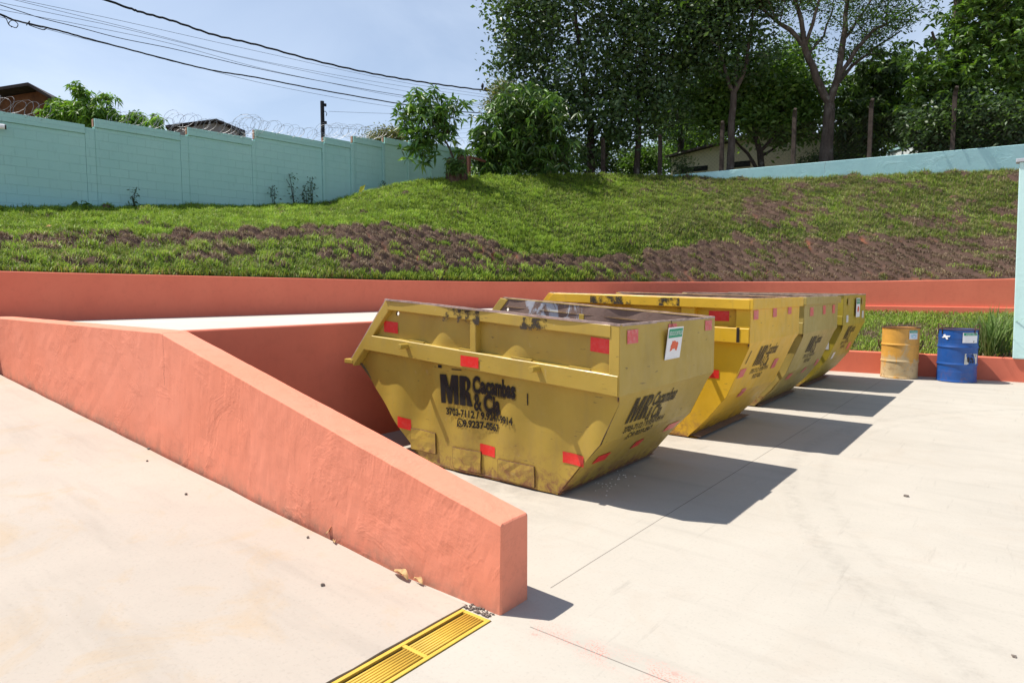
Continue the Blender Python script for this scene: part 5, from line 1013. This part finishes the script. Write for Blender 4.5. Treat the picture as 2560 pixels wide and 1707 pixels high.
tree('tree', 'spreading tree with thick pale forked trunk, in front of the cream house', 23.6,
     [[(2066, 420, 0, .26), (2070, 330, 0, .20), (2074, 262, 0, .185)], ['j', (2074, 262, 0, .14), (2040, 195, 0, .13), (2012, 120, 0, .11)], ['j', (2012, 120, 0, .09), (1975, 75, .2, .085), (1925, 40, .3, .05), (1890, 5, .3, .03)], ['j', (2012, 120, 0, .09), (2003, 50, 0, .08), (1985, -20, .2, .06), (1960, -90, .2, .03)], ['j', (2012, 120, 0, .07), (2032, 60, -.3, .06), (2050, -20, -.3, .04), (2050, -80, 0, .03)], ['j', (2074, 262, 0, .13), (2094, 195, -.2, .12), (2108, 100, -.2, .10), (2118, 10, -.2, .07), (2110, -90, 0, .04)], ['j', (2094, 195, -.2, .08), (2140, 125, -.4, .075), (2185, 75, -.5, .06), (2240, 45, -.5, .04), (2300, 10, -.5, .02)], ['j', (2108, 100, -.2, .06), (2150, 45, .1, .05), (2190, -20, .2, .035), (2220, -80, .2, .02)], ['j', (2090, 215, 0, .07), (2130, 165, .3, .06), (2190, 118, .3, .045), (2250, 80, .2, .025)], ['j', (2020, 140, 0, .05), (2060, 90, .5, .045), (2085, 10, .5, .03)]],
     [(1960, 20, 80, 36, .2, .6), (1900, -30, 90, 50, .3), (2060, 10, 80, 36, 0, .5), (2130, 40, 60, 40, -.2, .6), (2200, 60, 80, 40, -.4, .8), (2225, 20, 60, 40, -.5, .7), (2150, 120, 60, 34, .2, .8), (2040, -70, 190, 60, .2, 1.2), (2220, -60, 110, 50, 0, .8), (2030, 110, 40, 30, .5, .5)], leaf=.115, wr=.42, pal='mid', mat='leaf', natt=460, per=46, spread=.27, flat=.35, pal2='dark', p2=.3, depth=1.3, r0=.024)
tree('tree', 'dense tall tree with broad bright leaves at the right edge, behind the parapet', 22.0,
     [[(2412, 400, .6, .22), (2408, 250, .6, .20), (2398, 120, .5, .17), (2392, -60, .5, .13)], ['j', (2408, 250, .6, .10), (2450, 150, .2, .09), (2480, 20, 0, .06)], ['j', (2405, 200, .6, .08), (2350, 130, .2, .06), (2330, 80, 0, .04)], ['j', (2412, 400, .6, .16), (2490, 350, .9, .14), (2530, 200, .6, .12), (2520, 0, .4, .08)]],
     [(2440, 80, 70, 100), (2515, 60, 90, 140), (2350, 210, 70, 70, -.2), (2440, 220, 100, 80), (2530, 220, 80, 110), (2310, 180, 40, 50, 0, .7), (2480, -70, 140, 80), (2600, 100, 70, 180), (2380, 130, 50, 50, 0, .7), (2300, 255, 50, 40, 0, .8)], leaf=.22, wr=.36, pal='mid', mat='leaf', natt=390, per=74, spread=.33, whorl=True, pal2='fresh_sunlit', p2=.42, droop=.3, depth=.8)  # the brighter clumps have sunlight put into their leaf colour
tree('tree', 'low dark leafy tree bulging over the parapet, lower right', 21.2, [[(2420, 400, .3, .14), (2410, 340, .2, .10), (2400, 290, .1, .07)], ['j', (2420, 400, .3, .12), (2470, 370, .3, .10), (2500, 320, 0, .08)]],
     [(2360, 320, 76, 60), (2440, 310, 90, 70), (2520, 330, 76, 50), (2450, 370, 100, 24)], leaf=.16, wr=.52, pal='dark', mat='leaf', natt=300, per=95, spread=.28, pal2='mid', p2=.25, depth=.7, bark='bark_d')
tree('tree', 'leafy shade tree between the slender tree and the spreading tree, over the cream house', 26.0, [[(1905, 425, 0, .13), (1900, 380, 0, .12), (1880, 320, 0, .08)], ['j', (1900, 380, 0, .08), (1935, 340, -.3, .07), (1960, 280, -.3, .05)], ['j', (1900, 390, 0, .07), (1930, 375, .3, .05), (1990, 330, .3, .04)], [(1893, 425, .2, .08), (1870, 385, .2, .06), (1820, 340, .2, .04)]],
     [(1770, 250, 60, 66), (1800, 290, 60, 46, -.4), (1880, 270, 76, 66), (1960, 320, 70, 50), (1930, 210, 66, 66), (2010, 260, 50, 60), (1990, 170, 40, 50, .2, .7), (1830, 190, 60, 50, .3)], leaf=.22, wr=.46, pal='mid', mat='leaf', natt=330, per=62, spread=.32, pal2='fresh_sunlit', p2=.4, droop=.2, depth=.9, bark='bark_d')  # second palette colours some clumps as if the sun struck them
tree('tree', 'rounded mango like tree with bright upper leaves, right of the spreading trunk', 25.4, [[(2190, 430, 0, .13), (2188, 360, 0, .11), (2192, 270, 0, .07)]],
     [(2200, 175, 76, 46), (2235, 215, 56, 50), (2150, 235, 56, 56), (2225, 290, 66, 60), (2160, 320, 60, 50), (2120, 290, 40, 60), (2150, 360, 40, 30)], leaf=.24, wr=.34, pal='dark', mat='leaf', natt=280, per=66, spread=.31, whorl=True, pal2='fresh_sunlit', p2=.42, depth=.9, bark='bark_d')  # brighter clumps imitate sunlit patches by leaf colour
tree('tree', 'pale blurred tree far behind, left of the cream house', 36, [[(1725, 430, 0, .16), (1725, 360, 0, .12)]], [(1725, 340, 56, 60), (1690, 380, 40, 40), (1770, 370, 40, 44), (1650, 400, 40, 24)], leaf=.20, wr=.45, pal='fresh_sunlit', mat='leaf', natt=180, per=52, spread=.5, pal2='mid', p2=.5, depth=1)
tree('tree', 'tall thin leaved tree far behind the spreading tree', 31, [[(1990, 440, 0, .2), (2000, 250, 0, .14), (2010, 80, 0, .09)]], [(1960, 180, 60, 90), (2040, 330, 60, 50), (2000, 260, 60, 60)], leaf=.19, wr=.45, pal='dark', mat='leaf', natt=120, per=50, spread=.5, pal2='mid', p2=.4, depth=1, bark='bark_d')
tree('tree', 'tall thin tree far behind the slender forked tree', 32, [[(1700, 440, 0, .16), (1705, 200, 0, .12)]], [(1730, 200, 60, 80), (1660, 310, 60, 50), (1700, 270, 50, 50)], leaf=.19, wr=.45, pal='dark', mat='leaf', natt=110, per=50, spread=.5, pal2='mid', p2=.4, depth=1, bark='bark_d')
tree('tree', 'dark bushy tree far behind, between the rounded mango like tree and the low dark one', 29, [[(2260, 440, 0, .1), (2255, 380, 0, .08)]], [(2255, 340, 50, 46), (2290, 360, 40, 30)], leaf=.17, wr=.45, pal='dark', mat='leaf', natt=70, per=50, spread=.4, pal2='mid', p2=.4, depth=1, bark='bark_d')
tree('mango_bush', 'bushy mango tree with long drooping bright leaves at the left of the wood', 22.6, [[(1300, 448, 0, .09), (1295, 390, 0, .07), (1285, 320, 0, .05)], [(1360, 448, .3, .08), (1345, 370, .2, .06)]],
     [(1250, 330, 60, 60), (1295, 285, 56, 50), (1350, 320, 66, 66), (1225, 395, 36, 36, 0, .9), (1290, 385, 60, 50), (1375, 380, 50, 46), (1215, 350, 24, 40, 0, .6), (1330, 250, 50, 30, .2, .7)], leaf=.27, wr=.27, pal='mango', mat='leaf_gloss', natt=230, per=52, spread=.26, whorl=True, droop=.55, depth=.8, bark='bark_d', bright=.82, pal2='mid', p2=.35)
tree('sapling', 'young mango tree leaning out of the old stump, on the crest of the bank', 20.3, [[(1135, 402, 0, .045), (1124, 372, 0, .038), (1113, 352, 0, .034)], ['j', (1113, 352, 0, .026), (1085, 310, 0, .020), (1060, 270, 0, .012)], ['j', (1113, 352, 0, .026), (1098, 290, .2, .018), (1092, 235, .2, .010)], ['j', (1113, 352, 0, .02), (1125, 300, -.2, .015), (1140, 262, -.2, .008)], ['j', (1090, 320, 0, .018), (1050, 340, 0, .012), (1040, 365, 0, .008)]],
     [(1042, 232, 16, 18), (1092, 238, 18, 20), (1128, 262, 22, 22), (1155, 270, 10, 10, 0, 1.6), (1040, 280, 36, 28), (1000, 282, 14, 20), (1010, 318, 24, 24), (1085, 300, 46, 40), (1060, 340, 44, 30), (1120, 325, 24, 30), (1046, 372, 30, 22), (1080, 385, 14, 14, 0, .6), (1135, 378, 10, 10, 0, .8)], leaf=.29, wr=.27, pal='mango', mat='leaf_gloss', natt=165, per=22, spread=.12, whorl=True, droop=.42, depth=.9, r0=.012, surf=.1)
for (nm, lab, D0, bl, pal, lf, na) in (('shrub', 'dark shrub behind the fence under the glossy tree', 28, [(1300, 400, 60, 40), (1360, 420, 50, 26)], 'dark', .15, 80), ('shrub', 'dense shadowed shrub between the stems of the glossy tree', 28.5, [(1450, 390, 70, 46), (1540, 400, 60, 40)], 'dark', .16, 110), ('shrub', 'green shrub between the slim posts left of the cream house', 27.5, [(1618, 400, 36, 36), (1590, 420, 36, 22)], 'mid', .14, 80),
     ('shrub', 'dark leafy shrub by the gate frame beyond the stump', 24, [(1225, 425, 30, 26), (1195, 415, 20, 22)], 'mid', .12, 50), ('shrub', 'small twiggy shrub in front of the cream wall', 25.5, [(1708, 418, 20, 24)], 'dark', .10, 16), ('shrub', 'pale olive bush above the turquoise wall behind the sapling', 26, [(975, 344, 34, 16), (945, 346, 18, 10)], 'olive', .11, 70), ('shrub', 'dull olive tree top left of the glossy tree', 28, [(1258, 240, 34, 34), (1236, 262, 20, 24)], 'olive', .13, 60), ('shrub', 'low dark shrub under the spreading tree', 26, [(2040, 410, 50, 20), (2110, 395, 50, 26)], 'dark', .12, 60), ('shrub', 'dark shrub behind the parapet under the rounded tree', 25, [(2150, 398, 36, 22)], 'dark', .13, 50)):
    x, y = bl[0][:2]; tree(nm, lab, D0, [[(x, y + bl[0][3] + 40, 0, .04), (x, y + bl[0][3] * .4, 0, .03)]], bl, leaf=lf, wr=.42, pal=pal, mat='leaf', natt=na, per=56, spread=.22, pal2='mid', p2=.2, bark='bark_d', cat='shrub')
tree('peach_tree', 'light green bush of thin leaves rising behind the left part of the turquoise wall', 19.5, [[(230, 420, 0, .06), (235, 330, 0, .05), (240, 275, 0, .03)], ['j', (235, 300, 0, .02), (258, 262, 0, .015), (268, 244, 0, .01)], ['j', (235, 320, 0, .02), (205, 255, 0, .015), (198, 220, 0, .01)]],
     [(196, 222, 15, 16), (213, 245, 12, 22, 0, .8), (266, 246, 14, 14), (150, 268, 26, 24), (185, 282, 40, 26), (225, 292, 40, 20), (262, 284, 22, 18), (290, 296, 24, 14), (335, 298, 20, 15), (385, 306, 18, 16), (140, 295, 20, 16), (310, 315, 60, 10, 0, .5)], leaf=.19, wr=.26, pal='fresh_sunlit', mat='leaf', natt=190, per=44, spread=.11, whorl=True, droop=.6, depth=1, r0=.010)
# the old stump, its gate frame
MAT['stump'] = plain('rotten_stump_bark', (.085, .055, .040), .95, .45, 9, .1, 0, .7); MAT['rustred'] = plain('rust_red_iron', (.13, .050, .032), .85, .3, 14)
D_ = 20.2; st_ = empty('stump', tuple(on_hill(1145, D_)), 'old broken tree stump with ferns, the young mango growing out of it', 'stump')
def stump(cx_, ytop, ybot, wpx, dd, jag):
    b = MB(); n = 20; rows = []; c0 = PD(cx_, ybot + 14, D_ + dd); c1 = PD(cx_, ytop, D_ + dd); r = wpx * D_ / F
    for k in range(8):
        f = k / 7; c = c0 + (c1 - c0) * f; rows.append([tuple(c + np.array([math.cos(a), math.sin(a), 0]) * r * (1.12 - .16 * f) * (1 + .28 * (float(fbm(a * 1.6 + dd * 9, f * 2, 3)) - .5)) + np.array([0, 0, (jag * (float(fbm(a * 2.2, 7 + dd, 1)) - .3) if k == 7 else 0)])) for a in np.linspace(0, 2 * math.pi, n)])
    b.grid(rows); cc = np.mean(rows[-1], 0) - [0, 0, .12]; b.grid([rows[-1], [tuple(cc + (np.array(p) - cc) * .3) for p in rows[-1]]]); b.add([rows[-1][i] for i in range(n)] , [tuple(range(n))]); return b.build('trunk', MAT['stump'], st_, smooth=True)
stump(1132, 406, 452, 16, 0, .25); stump(1155, 398, 452, 13, .25, .6)
P = np.array([PD(1140 + np.clip(rng.normal(0, 12), -24, 24), 415 + np.clip(rng.normal(0, 9), -18, 18), D_ - .25 + rng.normal(0, .08)) for _ in range(420)]); leaves('fern', P, unit(420, .5), .12 + .08 * rng.random(420), .30, pick(PAL['mid'], 420), MAT['leaf'], st_, .5)
gf = empty('gate_frame', tuple(on_hill(1172, 21)), 'rusty leaning gate frame beside the old stump', 'gate'); b = MB(); a0 = PD(1172, 462, 21); a1 = PD(1172, 392, 21); a2 = PD(1212, 404, 22.0); b.tube([a0, a1], .065, 4); b.build('upright', MAT['rustred'], gf); b = MB(); b.tube([a1, a2], .05, 4); b.build('top_bar', MAT['rustred'], gf)
# weeds and tufts
def tuft(name, label, p, n, L, sp, pal, lean, w=.014, group=None, cat='grass clump'):
    P = np.array(p)[None] + np.c_[rng.normal(0, sp, n), rng.normal(0, sp, n), np.zeros(n)]; blades(name, P, L * (.5 + .6 * rng.random(n)), w * (.7 + .6 * rng.random(n)), pick(pal, n), lean, kind='thing', label=label, cat=cat, group=group)
REED = [(.14, .24, .05), (.19, .29, .08), (.10, .19, .035), (.24, .30, .12)]
p = PY(2475, 872, 13.95); tuft('tall_grass_clump', 'tall spiky grass clump by the pillar at the right edge', (p[0], 13.98, .38), 170, .95, .10, REED, .55, .022); tuft('tall_grass_clump', 'second arching grass clump just left of the tall spiky clump', (p[0] - .22, 14.35, .42), 90, .80, .10, REED, .8, .02)
tuft('tall_grass_clump', 'bent grass tuft behind the tall spiky clump, before the coral wall', (p[0] + .12, 15.4, .60), 80, .75, .14, REED, .7, .02)
for x, y, h, lab in ((345, 520, .5, 'thin dark weed against the wall at left'), (740, 513, .95, 'tallest dark weed against the turquoise wall'), (770, 513, .62, 'medium dark weed just right of the tallest weed'), (690, 517, .62, 'thin faint weed left of the tallest weed'), (785, 511, .85, 'dark weed right of the medium weed by the wall'), (965, 488, .45, 'dark spiky weed where the bank meets the wall')):
    D_w = tw_depth(x) - .22; p = on_hill(x, D_w); n = int(70 * h) + 20; rt = empty('weed', tuple(p), lab, 'weed', 'weeds along the turquoise wall'); b = MB(); 
    for k in range(3): b.tube([p, p + np.array([rng.normal(0, .04), rng.normal(0, .04), h * .55]), p + np.array([rng.normal(0, .09), rng.normal(0, .09), h * (1 - .2 * k)])], .007, 4)
    b.build('stem', MAT['dark'], rt); z_ = rng.random(n) ** .8; P = p + np.c_[rng.normal(0, .05 + .05 * (1 - z_)), rng.normal(0, .05 + .05 * (1 - z_)), z_ * h]; leaves('foliage', P, unit(n, .5), .07 + .10 * (1 - z_) * rng.random(n), .35, pick(PAL['dark'], n), MAT['leaf'], rt, .3)
for x, lab in ((212, 'round leafed squash seedling against the turquoise wall'), (230, 'second round leafed seedling, right of the first')):
    D_w = tw_depth(x) - .25; p = on_hill(x, D_w); P = np.repeat(p[None], 6, 0) + np.c_[rng.normal(0, .05, 6), rng.normal(0, .05, 6), .05 + .12 * rng.random(6)]; rt = empty('seedling', tuple(p), lab, 'plant', 'seedlings along the turquoise wall'); leaves('foliage', P, unit(6, .4), np.full(6, .16), .8, pick(PAL['mid'], 6), MAT['leaf'], rt, .1)
p = on_hill(902, 19.2) + [0, 0, .10]; yl = empty('yellow_leaf', tuple(p), 'large fallen yellow leaf standing in the grass by the wall', 'leaf'); leaves('blade', np.array([p, p + RT * .08]), np.array([[.5, .3, .8], [-.3, -.2, .5]]), np.array([.34, .26]), .45, np.array([(.60, .55, .05), (.55, .5, .06)]), MAT['leaf'], yl, .1)
p = on_hill(120, 11.9) + [0, 0, .06]; yl = empty('orange_leaf', tuple(p), 'fallen orange leaf on the grass near the left edge', 'leaf'); leaves('blade', np.array([p]), np.array([[.7, .5, .3]]), np.array([.16]), .5, np.array([(.60, .26, .06)]), MAT['leaf'], yl, .1)
